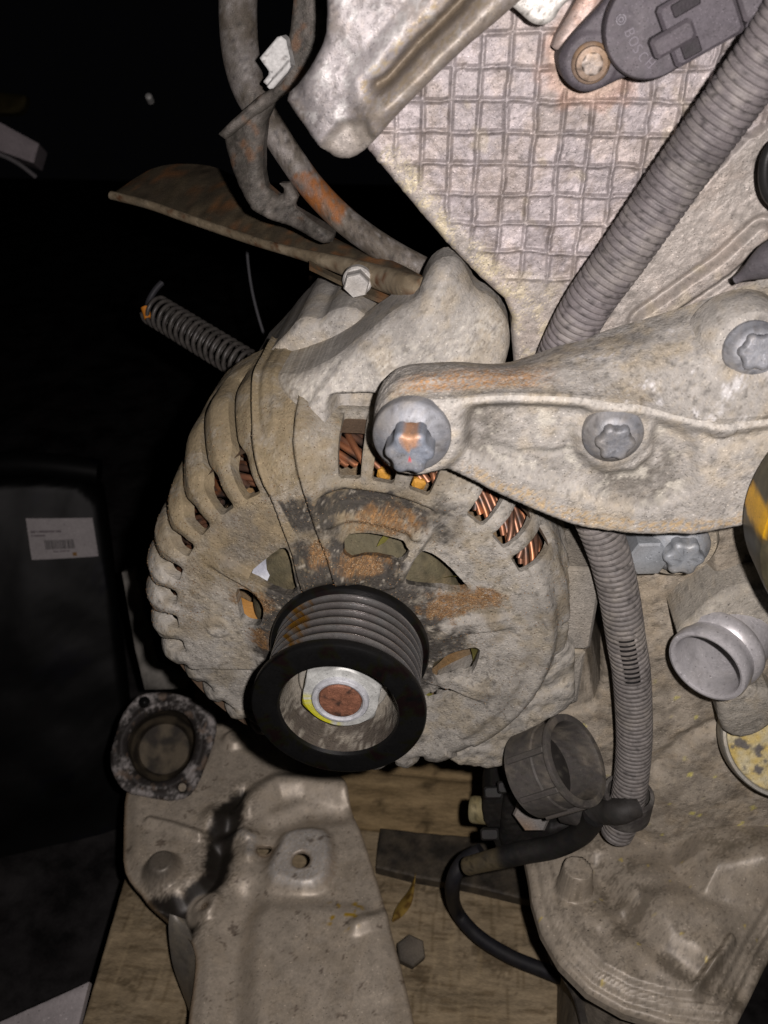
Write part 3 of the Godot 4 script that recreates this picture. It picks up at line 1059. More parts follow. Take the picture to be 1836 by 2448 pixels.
	slab(g, Transform3D.IDENTITY, out, [], .75, hf, cf, -37.5, 1.8)
	var sag := func(u: float, v: float) -> Vector3:
		return Vector3(0, 1, .9) * (3.2 * sin(v * PI) * sst(0.0, .3, u) + .5 * n2(Vector2(u * 60, v * 20), .15) + .25 * n2(Vector2(u * 160, v * 40), .6)) * sin(minf(v, .5) * PI)
	ribbon(g, frontl, topl, 190, 44, Vector3(0, -2.0, -1.0), sag, func(p, _u, v):
		var c := grime(p, CASTW, DUST, 1.0)
		var sp := nf.get_noise_3dv(p * 1.1)
		c = mixc(c, Color(.33, .19, .09), sst(.08, .2, v) * (1.0 - sst(.4, .7, v)) * sst(12, 24, p.x) * (1.0 - sst(50, 66, p.x)) * (.5 + 1.3 * sp))
		return mixc(c, Color(.47, .46, .45), sst(.35, .6, n3(p, .1) + .3 * sp) * sst(60, 80, p.x)))
	obj("arm", g, M.cast, t)
	g = Geo.new()
	lathe(g, Transform3D(Basis(Vector3.RIGHT, -.25), Vector3(b3.x, b3.y, -38.0)), v2([16, -14, 14, -6, 11.5, -1.2, 10.5, -.2, .02, 0]), 56, func(_q, p): return grime(p, CASTW, DUST, .9))
	obj("bolt_boss", g, M.cast, t)
	# sand grains in the angle under the pocket
	var grey := func(p: Vector3) -> Color: return grime(p, Color(.2, .208, .225), Color(.24, .22, .19), .9)
	var spot := func(p: Vector3) -> Color:
		var c := grime(p, Color(.17, .19, .225), Color(.23, .21, .18), .7)
		c = mixc(c, Color(.36, .19, .1), (1.0 - sst(1.4, 3.4, Vector2(p.x - b1.x, (p.y - b1.y - 4.6) * .8).length() + 1.5 * n3(p, .4))) * .9)
		return mixc(c, Color(.5, .05, .06), 1.0 - sst(.35, .6, Vector2(p.x - b1.x - .2, p.y - b1.y + 1.2).length()))
	torx_bolt(t, Transform3D(Basis.IDENTITY, Vector3(b1.x, b1.y, -20.0)), 11.4, 7.0, 11.5, grey, spot)
	torx_bolt(t, Transform3D(Basis.IDENTITY, Vector3(b2.x, b2.y, -24.0)), 8.7, 5.6, 6.6, grey, grey)
	torx_bolt(t, Transform3D(Basis(Vector3.RIGHT, -.25), Vector3(b3.x, b3.y, -37.4)), 8.4, 5.6, 5.6, grey, grey)

# ---------------------------------------------------------------- engine castings
func engine_cover() -> void:
	var t := thing("engine_front_cover", "grey aluminium engine cover with a raised square waffle grid", "engine cover")
	var out := v2([-0.3,164.2,4.0,158.8,8.6,153.7,18.6,142.5,27.8,132.6,40.4,120.5,48.5,113.9,51.6,107.3,51.5,102.8,54.0,87.4,154.3,91.1,123.7,209.2,30.0,209.3,17.7,189.2,4.1,173.3])
	var plain := v2([132.1,176.9,114.1,164.4,101.2,147.1,84.6,116.2,70.5,100.6,86.7,54.0])
	var rod := v2([94.7,108.6,101.3,114.3,116.4,127.3,125.4,137.9])
	var tip := v2([56.8,105.9])[0]
	var so := v2([68.1,185.9])[0]
	var spill := v2([11.1,156.4,26.1,138.6,43.3,122.7,53.2,112.2])
	var gridw := func(p: Vector2) -> float:
		var w := 1.0 - sst(-3.0, 3.0, side(p, plain))
		w *= sst(10.0, 22.0, p.distance_to(tip))
		w *= sst(10.0, 13.0, p.distance_to(so))
		w *= sst(1.0, 6.0, pline(p, spill))
		return w
	var hf := func(p: Vector2, _m: float) -> float:
		var q := p + Vector2(n2(p, .05), n2(p + Vector2(50, 0), .05)) * .8
		var gx := absf(fposmod(q.x - 44.9 + 4.15, 8.3) - 4.15)
		var gy := absf(fposmod(q.y - 156.4 + 4.4, 8.8) - 4.4)
		var w: float = gridw.call(p)
		var d := minf(gx, gy) + .18 * n2(p, .6)
		var z := -80.0 + w * (1.3 * (1.0 - sst(.2, .7, d))) * (.75 + .35 * sst(-.3, .3, n2(p, .07)))
		z += .5 * w * n2(Vector2(floor((q.x - 44.9) / 8.3) * 31.0, floor((q.y - 156.4) / 8.8) * 17.0), .7)
		var ci := Vector2(floor((q.x - 44.9) / 8.3) * 13.7, floor((q.y - 156.4) / 8.8) * 29.3)
		z += w * (gx - 2.0) * .0 + w * .12 * (fposmod(q.x - 44.9, 8.3) - 4.1) * n2(ci, .9) + w * .12 * (fposmod(q.y - 156.4, 8.8) - 4.4) * n2(ci + Vector2(99, 0), .9)
		if p.x > 60.0:
			var rd := pline(p, rod)
			z += 2.2 * (1.0 - sst(1.5, 4.0, rd)) - 1.5 * (1.0 - sst(0.0, 2.2, absf(rd - 4.2)))
			z += 2.4 * sst(-1.0, 1.5, side(p, plain))
		return z + .3 * n2(p, .07) + .2 * n2(p, .3) + .1 * n2(p, .95)
	var cf := func(p: Vector2, _m: float, wp: Vector3) -> Color:
		var w: float = gridw.call(p)
		var c := grime(wp, mixc(Color(.31, .283, .256), Color(.3, .27, .272), w), Color(.31, .26, .22), .7)
		var sp := nf.get_noise_2dv(p * 1.1)
		var pa := n2(p, .1)
		c = mixc(c, Color(.17, .14, .12), sst(.1, .5, pa + .3 * sp) * .55 * w)
		var cc := Vector2(floor((p.x - 44.9) / 8.3) * 13.7, floor((p.y - 156.4) / 8.8) * 29.3)
		var tn := 1.0 + .3 * w * n2(cc, .7)
		c = Color(c.r * tn, c.g * tn, c.b * tn)
		c = mixc(c, Color(.42, .37, .27), sst(.0, .35, pa + .5 * sp) * (1.0 - sst(6, 22, p.distance_to(tip))) * .9)
		c = mixc(c, Color(.43, .38, .27), (1.0 - sst(1.0, 7.0, pline(p, spill))) * sst(-.1, .35, sp + pa))
		c = mixc(c, Color(.34, .2, .13), (1.0 - sst(12, 17, p.distance_to(so) + 4.0 * pa)) * .5)
		return mixc(c, Color(.36, .31, .2), sst(.4, .6, n2(p + Vector2(70, 9), .05)) * .3)
	var g := Geo.new()
	slab(g, Transform3D.IDENTITY, out, [], .52, hf, cf, -118.0, 2.2)
	obj("cover_plate", g, M.cover, t)

func head_casting() -> void:
	var t := thing("cylinder_head", "rough grey cylinder head corner with a rounded diagonal rib above the waffle cover", "cylinder head")
	var out := chaikin(v2([-4.8,206.9,-4.8,193.6,-6.8,188.3,-13.2,180.3,-18.8,176.1,-16.2,172.7,-11.5,167.5,-7.5,163.0,-3.7,160.4,0.8,160.6,5.3,163.7,10.3,169.0,14.3,173.4,29.5,187.6,42.6,197.7,53.3,206.9]), 1)
	var rib := v2([44.5,203.0,31.1,190.6,16.8,178.5,8.6,171.3])
	var gro := v2([34.0,203.9,29.6,198.9,19.7,190.0,11.5,181.6,8.7,180.1])
	var endf := v2([-8.0,164.5,-1.6,171.2,6.1,171.8,8.2,166.8,1.3,158.0,-8.0,157.9])
	var hf := func(p: Vector2, _m: float) -> float:
		var z := -54.0 + 5.5 * (1.0 - sst(0.0, 8.5, pline(p, rib)))
		z -= 4.5 * (1.0 - sst(.6, 2.4, pline(p, gro) - .5 * n2(p, .2)))
		z += 2.2 * (1.0 - sst(0.0, 5.0, absf(pline(p, gro) - 5.0)))
		z -= 3.5 * sst(-1.0, 2.0, psdf(endf, p))
		z -= 7.0 * sst(-6.0, -20.0, p.x)
		return z + .9 * n2(p, .06) + .4 * n2(p, .2) + .15 * n2(p, .8)
	var cf := func(p: Vector2, _m: float, w: Vector3) -> Color:
		var c := grime(w, Color(.3, .28, .28), Color(.31, .265, .22), .9)
		var sp := nf.get_noise_2dv(p * 1.2)
		c = mixc(c, Color(.43, .42, .41), sst(.15, .4, n2(p, .12) + .35 * sp) * .8 * sst(6.0, 0.0, psdf(endf, p)))
		c = mixc(c, Color(.1, .075, .045), (1.0 - sst(.4, 2.8, pline(p, gro))) * .9)
		c = mixc(c, Color(.35, .27, .14), (1.0 - sst(0.0, 2.2, absf(pline(p, gro) - 3.6))) * sst(-.1, .4, sp) * .8)
		c = mixc(c, Color(.21, .175, .13), (1.0 - sst(3.0, 10.0, pline(p, rib))) * (.55 + .5 * sp))
		return mixc(c, Color(.3, .27, .23), sst(-1, 1, psdf(endf, p)) * .6)
	var g := Geo.new()
	slab(g, Transform3D.IDENTITY, out, [], .75, hf, cf, -100.0, 3.5)
	obj("casting", g, M.cover, t)
	# pale corroded flange in the top edge of the picture, with the web under it
	t = thing("corroded_flange", "white corroded aluminium flange at the top edge above the round sensor", "flange")
	g = Geo.new()
	out = chaikin(v2([40.3,205.9,42.6,199.1,46.1,196.8,49.0,194.5,52.4,194.2,54.8,195.6,56.0,198.3,59.0,200.9,59.5,205.9]), 1)
	slab(g, Transform3D.IDENTITY, out, [], .7, func(p, _m): return -58.0 + .5 * n2(p, .3) + .2 * n2(p, .9), func(p, _m, w): return mixc(Color(.47, .46, .43), Color(.2, .19, .17), sst(.3, .5, nf.get_noise_3dv(w * .8))), -79.0, 1.5)
	obj("flange_plate", g, M.cover, t)
	g = Geo.new()
	out = chaikin(v2([57.3,187.4,55.3,188.8,60.4,198.6,63.5,203.9,69.5,203.9,67.9,197.6,62.7,189.9]), 1)
	slab(g, Transform3D.IDENTITY, out, [], .8, func(p, _m): return -69.0 + .4 * n2(p, .3), func(_p, _m, w): return grime(w, Color(.4, .33, .3), RUST, .6), -79.0, 2.5)
	obj("web", g, M.cover, t)

func engine_wall() -> void:
	var t := thing("engine_block", "tan dusted engine block wall behind the hanging corrugated conduit", "engine block")
	var out := v2([87.0,46.9,92.1,18.5,100.5,-47.4,99.4,-58.2,91.4,-64.9,74.1,-71.5,62.4,-90.0,65.6,-133.9,106.9,-178.6,226.3,-163.6,168.4,51.1])
	var st := v2([131.3,26.5,132.3,17.1,138.8,0.3,131.4,-9.8])
	var sw := v2([129.6,26.4,137.7,-1.3,137.7,-63.7,132.0,-98.9])
	var fold := v2([131.0,-93.0,139.8,-74.7,153.4,-65.1,178.9,-60.0])
	var g := Geo.new()
	var hf := func(p: Vector2, _m: float) -> float:
		var z := -72.0 + 2.0 * n2(p, .018) + 1.2 * n2(p, .06)
		z += 7.0 * sst(-.8, .8, side(p, sw)) * sst(-60, -20, p.y)
		z += 6.0 * sst(-60.0, -110.0, p.y) * sst(110, 150, p.x)
		z -= 3.0 * (1.0 - sst(0.0, 6.0, pline(p, fold)))
		return z + .25 * n2(p, .3) + .12 * n2(p, .9)
	var cf := func(p: Vector2, _m: float, w: Vector3) -> Color:
		var c := grime(w, Color(.32, .282, .226), Color(.3, .245, .17), .9)
		c = mixc(c, Color(.13, .11, .085), sst(.15, .5, n2(p, .05)) * .5)
		c = mixc(c, Color(.5, .45, .15), sst(.62, .7, nf.get_noise_2dv(p * .11 + Vector2(4, 9))) * sst(-30, -60, p.y))
		return c
	slab(g, Transform3D.IDENTITY, out, [], 1.1, hf, cf, -130.0, 3.0)
	obj("wall", g, M.cast, t)
	var grey := func(p: Vector3) -> Color: return grime(p, Color(.27, .29, .31), Color(.28, .26, .22), .8)
	# round boss and its bolt, and the plain hexagon bolt left of it
	g = Geo.new()
	lathe(g, Transform3D(Basis.IDENTITY, Vector3(114.5,35.4,-56.0)), v2([15, -24, 14.2, -2, 13.0, -.4, 0.1, 0]), 48, func(_q, p): return grime(p, Color(.27, .24, .19), DUST))
	obj("boss", g, M.cast, t)
	torx_bolt(t, Transform3D(Basis.IDENTITY, Vector3(114.2,36.3,-54.0)), 10.5, 7.0, 8.5, grey, grey)
	hex_bolt(t, "hex_bolt", Transform3D(Basis(Vector3(0, 0, 1), .1), Vector3(103.3,33.3,-64.0)), 13.0, 15.0, 0.0, M.zinc, grey)

func lower_casting() -> void:
	var t := thing("lower_housing", "brown dusted domed housing with a rounded rim at the bottom right", "housing")
	var fr := Transform3D(Vector3(1, 0, 0), Vector3(0, 0, -1), Vector3(0, 1, 0), Vector3(0, 0, 0))
	var out := v2([66.4,124.7,75.7,67.1,78.1,47.4,78.7,36.9,81.8,22.4,88.5,8.6,98.7,-2.2,112.3,-9.3,129.2,-13.2,141.5,-13.7,153.7,-14.0,174.5,14.9,205.6,53.8,248.3,154.0,151.2,166.9])
	var lip := v2([66.4,124.7,78.1,47.4,78.7,36.9,81.8,22.4,88.5,8.6,98.7,-2.2,112.3,-9.3,129.2,-13.2,153.2,-15.8])
	var boss := v2([97.3,41.0])[0]
	var ribb := v2([141.5,-0.3,153.9,11.9,159.3,18.8])
	var rib2 := v2([106.6,23.5,116.7,33.1,122.9,38.1])
	var valley := v2([108.5,53.4,115.7,31.0,130.2,13.4,148.1,1.4,174.1,3.7])
	var blk := v2([154.3,84.6,146.6,53.2,153.5,39.8,183.8,38.0,211.7,63.7,227.0,108.0,172.0,100.2])
	var d1 := v2([131.9,40.4])[0]
	var d2 := v2([139.4,19.5])[0]
	var d3 := v2([157.9,33.8])[0]
	var d4 := v2([181.7,49.4])[0]
	var hf := func(p: Vector2, m: float) -> float:
		var z := -140.0
		z -= 3.2 * (1.0 - sst(4.0, 6.0, m)) + 1.2 * (1.0 - sst(0.0, 1.0, absf(m - 6.4)))
		z += 5.0 * (1.0 - sst(4.0, 24.0, p.distance_to(d1))) + 7.0 * (1.0 - sst(4.0, 26.0, p.distance_to(d2)))
		z += 6.0 * (1.0 - sst(4.0, 20.0, p.distance_to(d3))) + 8.0 * (1.0 - sst(4.0, 26.0, p.distance_to(d4)))
		z -= 4.5 * (1.0 - sst(0.0, 9.0, pline(p, valley)))
		z += 15.0 * sst(-6.0, 9.0, psdf(blk, p) + .5 * n2(p, .06))
		z += 13.0 * (1.0 - sst(6.4, 8.0, p.distance_to(boss)))
		z += 3.2 * (1.0 - sst(.3, 2.8, pline(p, ribb))) * 1.3
		z += 1.4 * (1.0 - sst(.0, 4.5, pline(p, rib2))) - 2.2 * sst(11.0, 9.4, m)
		return z + .8 * n2(p, .04) + .06 * n2(p, .3)
	var cf := func(p: Vector2, _m: float, w: Vector3) -> Color:
		var c := grime(w, Color(.31, .27, .215), Color(.28, .235, .175), .8)
		var pa := n2(p, .06)
		var sp := nf.get_noise_2dv(p * .7)
		c = mixc(c, Color(.085, .07, .05), sst(-.02, .3, pa + .45 * sp) * (1.0 - sst(8, 30, pline(p, valley))) * .6)
		c = mixc(c, Color(.09, .075, .05), sst(-.1, .3, pa + .5 * sp) * sst(2, 8, psdf(blk, p)) * .55)
		c = mixc(c, Color(.45, .36, .12), sst(.66, .74, nf.get_noise_2dv(p * .12 + Vector2(2, 1))))
		return c
	var g := Geo.new()
	slab(g, fr, out, [], .9, hf, cf, -152.0, 2.4)
	obj("housing_top", g, M.pan, t)
	# the body below the rim
	g = Geo.new()
	out = chaikin(v2([110.4,107.8,102.5,25.7,107.2,11.6,115.9,5.4,132.0,0.2,146.7,-0.8,157.2,-3.2,198.7,61.5,174.5,145.3]), 1)
	slab(g, fr, out, [], 2.0, func(p, _m): return -153.0 + n2(p, .1), func(_p, _m, w): return grime(w, Color(.2, .175, .14), DUST, 1.0), -290.0, 3.0)
	obj("housing_side", g, M.cast, t)
	g = Geo.new()
	ribbon(g, v3([86.8,-160.0,-36.0,87.6,-168.0,-25.5,94.1,-176.0,-21.1,100.1,-186.0,-17.7,104.5,-200.0,-12.1]), v3([96.0,-162.0,-35.8,99.2,-170.0,-27.7,104.4,-178.0,-24.2,107.0,-188.0,-21.5,113.7,-200.0,-12.9]), 20, 5, Vector3(0, -3, 0), func(_a, _b): return Vector3.ZERO, func(p, _a, _b): return grime(p, Color(.05, .045, .04), DUST, .6))
	obj("side_bracket", g, M.dirty, t)
# ---------------------------------------------------------------- sensor with moulded writing
func sensor() -> void:
	var t := thing("position_sensor", "round black plastic position sensor with raised BOSCH lettering and a rusty torx bolt", "sensor")
	var pl := func(p: Vector3) -> Color: return grime(p, Color(.075, .067, .076), Color(.11, .1, .105), .5)
	var out := chaikin(v2([56.9,187.0,57.7,183.7,59.5,180.6,62.6,178.6,65.8,178.0,70.0,179.3,75.6,182.2,83.6,182.8,92.5,187.2,92.9,197.8,86.7,205.9,70.5,206.0,67.8,199.9,63.4,195.5,58.9,190.5]), 2)
	var g := Geo.new()
	var bc := v2([65.5,185.4])[0]
	slab(g, Transform3D.IDENTITY, out, [], .7, func(p, _m): return -62.0 + .8 * (1.0 - sst(6.8, 7.6, p.distance_to(bc))) + .1 * n2(p, .8), func(_p, _m, w): return pl.call(w), -78.5, 1.8)
	obj("lug_plate", g, M.rubber, t)
	g = Geo.new()
	var dc := Vector3(79.5,194.1,-55.0)
	var fd := Transform3D(Basis.IDENTITY, dc)
	lathe(g, fd, v2([12.30, -18, 12.30, -1.4, 11.83, -.2, 11.47, 0.0, .02, 0.0]), 80, func(_q, p): return pl.call(p))
	obj("sensor_body", g, M.rubber, t)
	# connector socket that runs to the upper right
	var ax := (Vector3(102.6,202.1,-50.0) - Vector3(82.5,190.6,-50.0)).normalized()
	var fc := Transform3D(Basis(ax, Vector3(0, 0, 1).cross(ax), Vector3(0, 0, 1)), Vector3(82.5,190.6,-50.0))
	var k := 0.12
	g = Geo.new()
	block(g, fc, Vector3(4 * k, -58 * k, -14), Vector3(150 * k, 70 * k, -1.0), pl, .8)
	block(g, fc, Vector3(150 * k, -44 * k, -10), Vector3(300 * k, 40 * k, 1.0), pl, .8)
	block(g, fc, Vector3(152 * k, -66 * k, -8), Vector3(196 * k, -44 * k, -.5), pl, .8)
	block(g, fc, Vector3(-30 * k, -20 * k, -4), Vector3(60 * k, 24 * k, .6), pl, .8)
	obj("connector", g, M.rubber, t)
	var dk := func(p: Vector3) -> Color: return Color(.02, .017, .02) * (1.0 + .5 * n3(p, .4))
	for q in [[22.0, -50.0, 62.0, -16.0], [30.0, 34.0, 88.0, 62.0]]:
		g = Geo.new()
		block(g, fc, Vector3(q[0] * k, q[1] * k, -2), Vector3(q[2] * k, q[3] * k, -.75), dk, .3)
		obj("latch_slot", g, M.rubber, t)
	# writing
	var spots := v3([73.6,192.8,-54.9,74.9,190.8,-54.9,76.2,189.1,-54.9,77.8,187.4,-54.9,79.9,185.9,-54.9])
	var font := SystemFont.new()
	font.font_names = PackedStringArray(["Droid Sans"])
	for c in 5:
		var tm := TextMesh.new()
		tm.text = "BOSCH"[c]
		tm.font = font
		tm.font_size = 32
		tm.pixel_size = 2.7 / 32.0 * MM
		tm.depth = .35 * MM
		var o := MeshInstance3D.new()
		o.name = "letter"
		o.mesh = tm
		var lm := StandardMaterial3D.new()
		lm.albedo_color = Color(.37, .35, .38)
		lm.roughness = .6
		o.material_override = lm
		var a := deg_to_rad(-62.0 + 5.0 * c)
		o.transform = Transform3D(Basis(Vector3(0, 0, 1), a), spots[c] * MM)
		t.add_child(o, true)
	g = Geo.new()
	var ec := Transform3D(Basis.IDENTITY, Vector3(71.1,195.7,-55.0))
	for rr in [1.15, .55]:
		lathe(g, ec, v2([rr - .16, 0, rr - .13, .22, rr + .13, .22, rr + .16, 0]), 24, func(_q, _p): return Color(.17, .16, .18))
	obj("emblem", g, M.rubber, t)
	var root := Transform3D(Basis.IDENTITY, Vector3(bc.x, bc.y, -61.0))
	torx_bolt(t, root, 5.19, 3.58, 3.6, func(p): return grime(p, Color(.27, .2, .15), Color(.24, .15, .08), 1.2), func(p): return grime(p, Color(.26, .22, .19), Color(.24, .17, .11), 1.2))

# ---------------------------------------------------------------- hoses
func ringed(p: float) -> float:
	var f := fposmod(p, 1.0)
	return sst(0.0, .22, f) * (1.0 - sst(.7, .92, f))

func hoses() -> void:
	var t := thing("corrugated_hose", "thick grey corrugated hose crossing in front of the waffle cover", "hose")
	var g := Geo.new()
	var r0 := 7.76
	var path := v3([111.2,203.1,-42.0,108.1,192.2,-46.0,100.6,175.1,-52.0,91.6,156.1,-57.0,81.9,135.5,-61.0,73.4,117.7,-65.0,68.1,100.3,-70.0,66.0,86.9,-74.0])
	tube(g, path, .28, 40, func(s, _a): return r0 - .6 + .6 * ringed(s / 2.15), func(_s, _a, p):
		return grime(p, Color(.135, .122, .124), Color(.18, .165, .155), 1.3))
	obj("hose_wall", g, M.hose, t)

	t = thing("corrugated_conduit", "narrower grey corrugated conduit hanging from the bracket down to the round clip", "hose")
	g = Geo.new()
	var r1 := 7.27
	path = v3([77.9,60.0,-49.0,82.0,51.1,-49.0,85.8,43.4,-49.0,90.8,31.5,-49.0,96.3,14.3,-50.0,101.7,-5.7,-51.0,106.4,-23.2,-52.0,112.3,-53.2,-54.0,115.0,-73.3,-55.0,116.3,-93.4,-55.0,115.8,-111.7,-55.0,114.5,-119.7,-55.0])
	var C := smooth_path(path, .3)
	var S := PackedFloat32Array([0.0])
	var T := []
	var up := Vector3(.13, .21, .97)
	for k in C.size():
		var tn := (C[mini(k + 1, C.size() - 1)] - C[maxi(k - 1, 0)]).normalized()
		up = (up - tn * up.dot(tn)).normalized()
		T.append([up, tn.cross(up), tn])
		if k > 0: S.append(S[k - 1] + C[k].distance_to(C[k - 1]))
	var at := func(v: float) -> int: return clampi(S.bsearch(v), 0, S.size() - 1)
	var dir := func(u: float, v: float) -> Vector3:
		var f: Array = T[at.call(v)]
		return f[0] * cos(-u) + f[1] * sin(-u)
	var mkf := func(u: float, v: float) -> float:
		if v < 62.0 or v > 86.0: return 3.0
		var dd: Vector3 = dir.call(u, v)
		var tt := acos(clampf(dd.dot(Vector3(-.05, 0, .998)), -1, 1)) * r1
		return maxf(tt - 3.6, absf(fposmod(v / 2.35 + .55, 1.0) - .5) * 2.35 - .8)
	var us := PackedFloat32Array()
	for k in 61: us.append(TAU * k / 60 + 1.0)
	var mk := PackedFloat32Array()
	for v in S:
		for u in us: mk.append(mkf.call(u, v))
	var posf := func(u: float, v: float, _m: float) -> Vector3:
		var dd: Vector3 = dir.call(u, v)
		return C[at.call(v)] + dd * (r1 - .7 + .7 * ringed(v / 2.35))
	sheet(g, us, S, mk, .4, mkf, posf, func(_u, _v, _m, p): return grime(p, Color(.15, .138, .13), Color(.2, .182, .16), 1.1), func(p, u, v): return p - Vector3(dir.call(u, v)) * .6)
	obj("conduit_wall", g, M.hose, t)
	g = Geo.new()
	tube(g, path, 3.0, 12, func(_s, _a): return 3.6, func(_s, _a, p): return Color(.02, .019, .019) * (1.0 + .5 * n3(p, .2)))
	obj("wire_bundle", g, M.rubber, t)

# ---------------------------------------------------------------- plastic clip, water fitting
func clip_and_fitting() -> void:
	var t := thing("hose_clip", "grey black plastic ring clip holding the lower end of the hanging conduit", "clip")
	var pl := func(p: Vector3) -> Color: return grime(p, Color(.062, .057, .052), Color(.15, .13, .1), .75)
	var n := Vector3(0.6818,0.6959,0.2254)
	var fr := frame(Vector3(87.1,-51.8,-34.3), n)
	var g := Geo.new()
	lathe(g, fr, v2([17.2, -22, 17.2, -9, 16.6, -8.4, 16.6, -2.4, 18.0, -2.0, 18.3, -1.2, 18.0, 0, 16.0, .3, 15.3, 0, 14.9, -1, 14.6, -18]), 72, func(_q, p): return pl.call(p))
	obj("ring", g, M.rubber, t)
	g = Geo.new()
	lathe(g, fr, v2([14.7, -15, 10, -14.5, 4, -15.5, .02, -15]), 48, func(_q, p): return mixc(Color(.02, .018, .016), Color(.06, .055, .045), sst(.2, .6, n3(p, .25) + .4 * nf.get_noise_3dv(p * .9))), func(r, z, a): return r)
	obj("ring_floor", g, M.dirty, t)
	g = Geo.new()
	for a in [2.1, 3.0, 3.9, 5.0]:
		var rib := Transform3D(fr.basis.rotated(fr.basis.z, a), fr.origin)
		block(g, rib, Vector3(16.4, -1.2, -20), Vector3(18.3, 1.2, -2), pl, .4)
	obj("rib", g, M.rubber, t)
	# wing behind the ring
	g = Geo.new()
	var wing := chaikin(v2([60.0,-85.0,62.1,-75.5,67.5,-64.4,72.5,-58.8,81.9,-56.6,78.7,-62.9,69.7,-72.0,64.7,-83.9,62.0,-88.6]), 1)
	slab(g, Transform3D.IDENTITY, wing, [], .8, func(_p, _m): return -64.0, func(_p, _m, w): return pl.call(w), -68.0, 1.0)
	obj("wing", g, M.rubber, t)
	# collar round the conduit and the arm to it
	g = Geo.new()
	var dn := (Vector3(116.1,-110.1,-55.0) - Vector3(116.1,-86.1,-55.0)).normalized()
	var fc := frame(Vector3(116.2,-99.4,-55.0), dn)
	lathe(g, fc, v2([9.0, -7, 10.4, -7, 10.9, -6.4, 10.9, 5.4, 10.4, 6, 8.8, 6]), 48, func(_q, p): return grime(p, Color(.055, .05, .047), Color(.2, .19, .17), .7))
	obj("collar", g, M.rubber, t)
	g = Geo.new()
	tube(g, v3([90.3,-111.1,-58.0,98.9,-106.7,-54.0,107.1,-99.9,-50.0,112.4,-93.7,-46.0,118.1,-92.4,-48.0]), 1.5, 14, func(s, _a): return 5.2 + .4 * sin(s * .3), func(_s, _a, p): return grime(p, Color(.03, .028, .026), Color(.1, .09, .08), .7))
	obj("arm", g, M.rubber, t)

	t = thing("water_fitting", "clean silver cast pipe stub with an open beaded end at the right edge", "pipe")
	var sil := func(p: Vector3) -> Color: return grime(p, Color(.46, .45, .46), Color(.4, .38, .35), .4)
	n = Vector3(-0.6341,-0.0984,0.7669)
	fr = frame(Vector3(127.7,-5.0,-38.8), n)
	g = Geo.new()
	lathe(g, fr, v2([12.35, -32.30, 12.35, -1.14, 12.73, -0.28, 13.49, 0.00, 14.44, -0.38, 14.91, -1.52, 14.82, -4.75, 14.06, -6.65, 14.06, -7.98, 15.39, -9.31, 15.96, -11.40, 15.58, -13.49, 14.15, -15.20, 13.87, -55.10]), 72, func(_q, p): return sil.call(p))
	lathe(g, fr, v2([12.4, -28, .02, -28]), 36, func(_q, p): return Color(.16, .15, .14) * (1.0 + .4 * n3(p, .2)))
	obj("pipe_stub", g, M.bright, t)
	g = Geo.new()
	var sh := chaikin(v2([118.8,-1.2,120.8,3.8,130.4,17.0,136.7,21.1,148.5,24.9,160.3,27.3,168.8,-5.4,151.6,-2.3,133.2,7.3,127.2,4.7,122.8,-2.7]), 1)
	slab(g, Transform3D.IDENTITY, sh, [], .8, func(p, _m): return -48.0 - .12 * (p.y + 8.0) + .3 * n2(p, .2), func(_p, _m, w): return grime(w, Color(.3, .28, .24), DUST, .8), -76.0, 3.0)
	obj("shelf", g, M.cast, t)
	g = Geo.new()
	sh = chaikin(v2([139.8,-30.1,149.9,-26.8,162.3,-28.2,165.7,-42.7,160.5,-50.9,152.3,-54.3,145.2,-49.7]), 1)
	slab(g, Transform3D.IDENTITY, sh, [], .8, func(p, _m): return -52.0 + .3 * n2(p, .2), func(_p, _m, w): return grime(w, Color(.3, .28, .24), DUST, .8), -78.0, 3.0)
	obj("foot", g, M.cast, t)

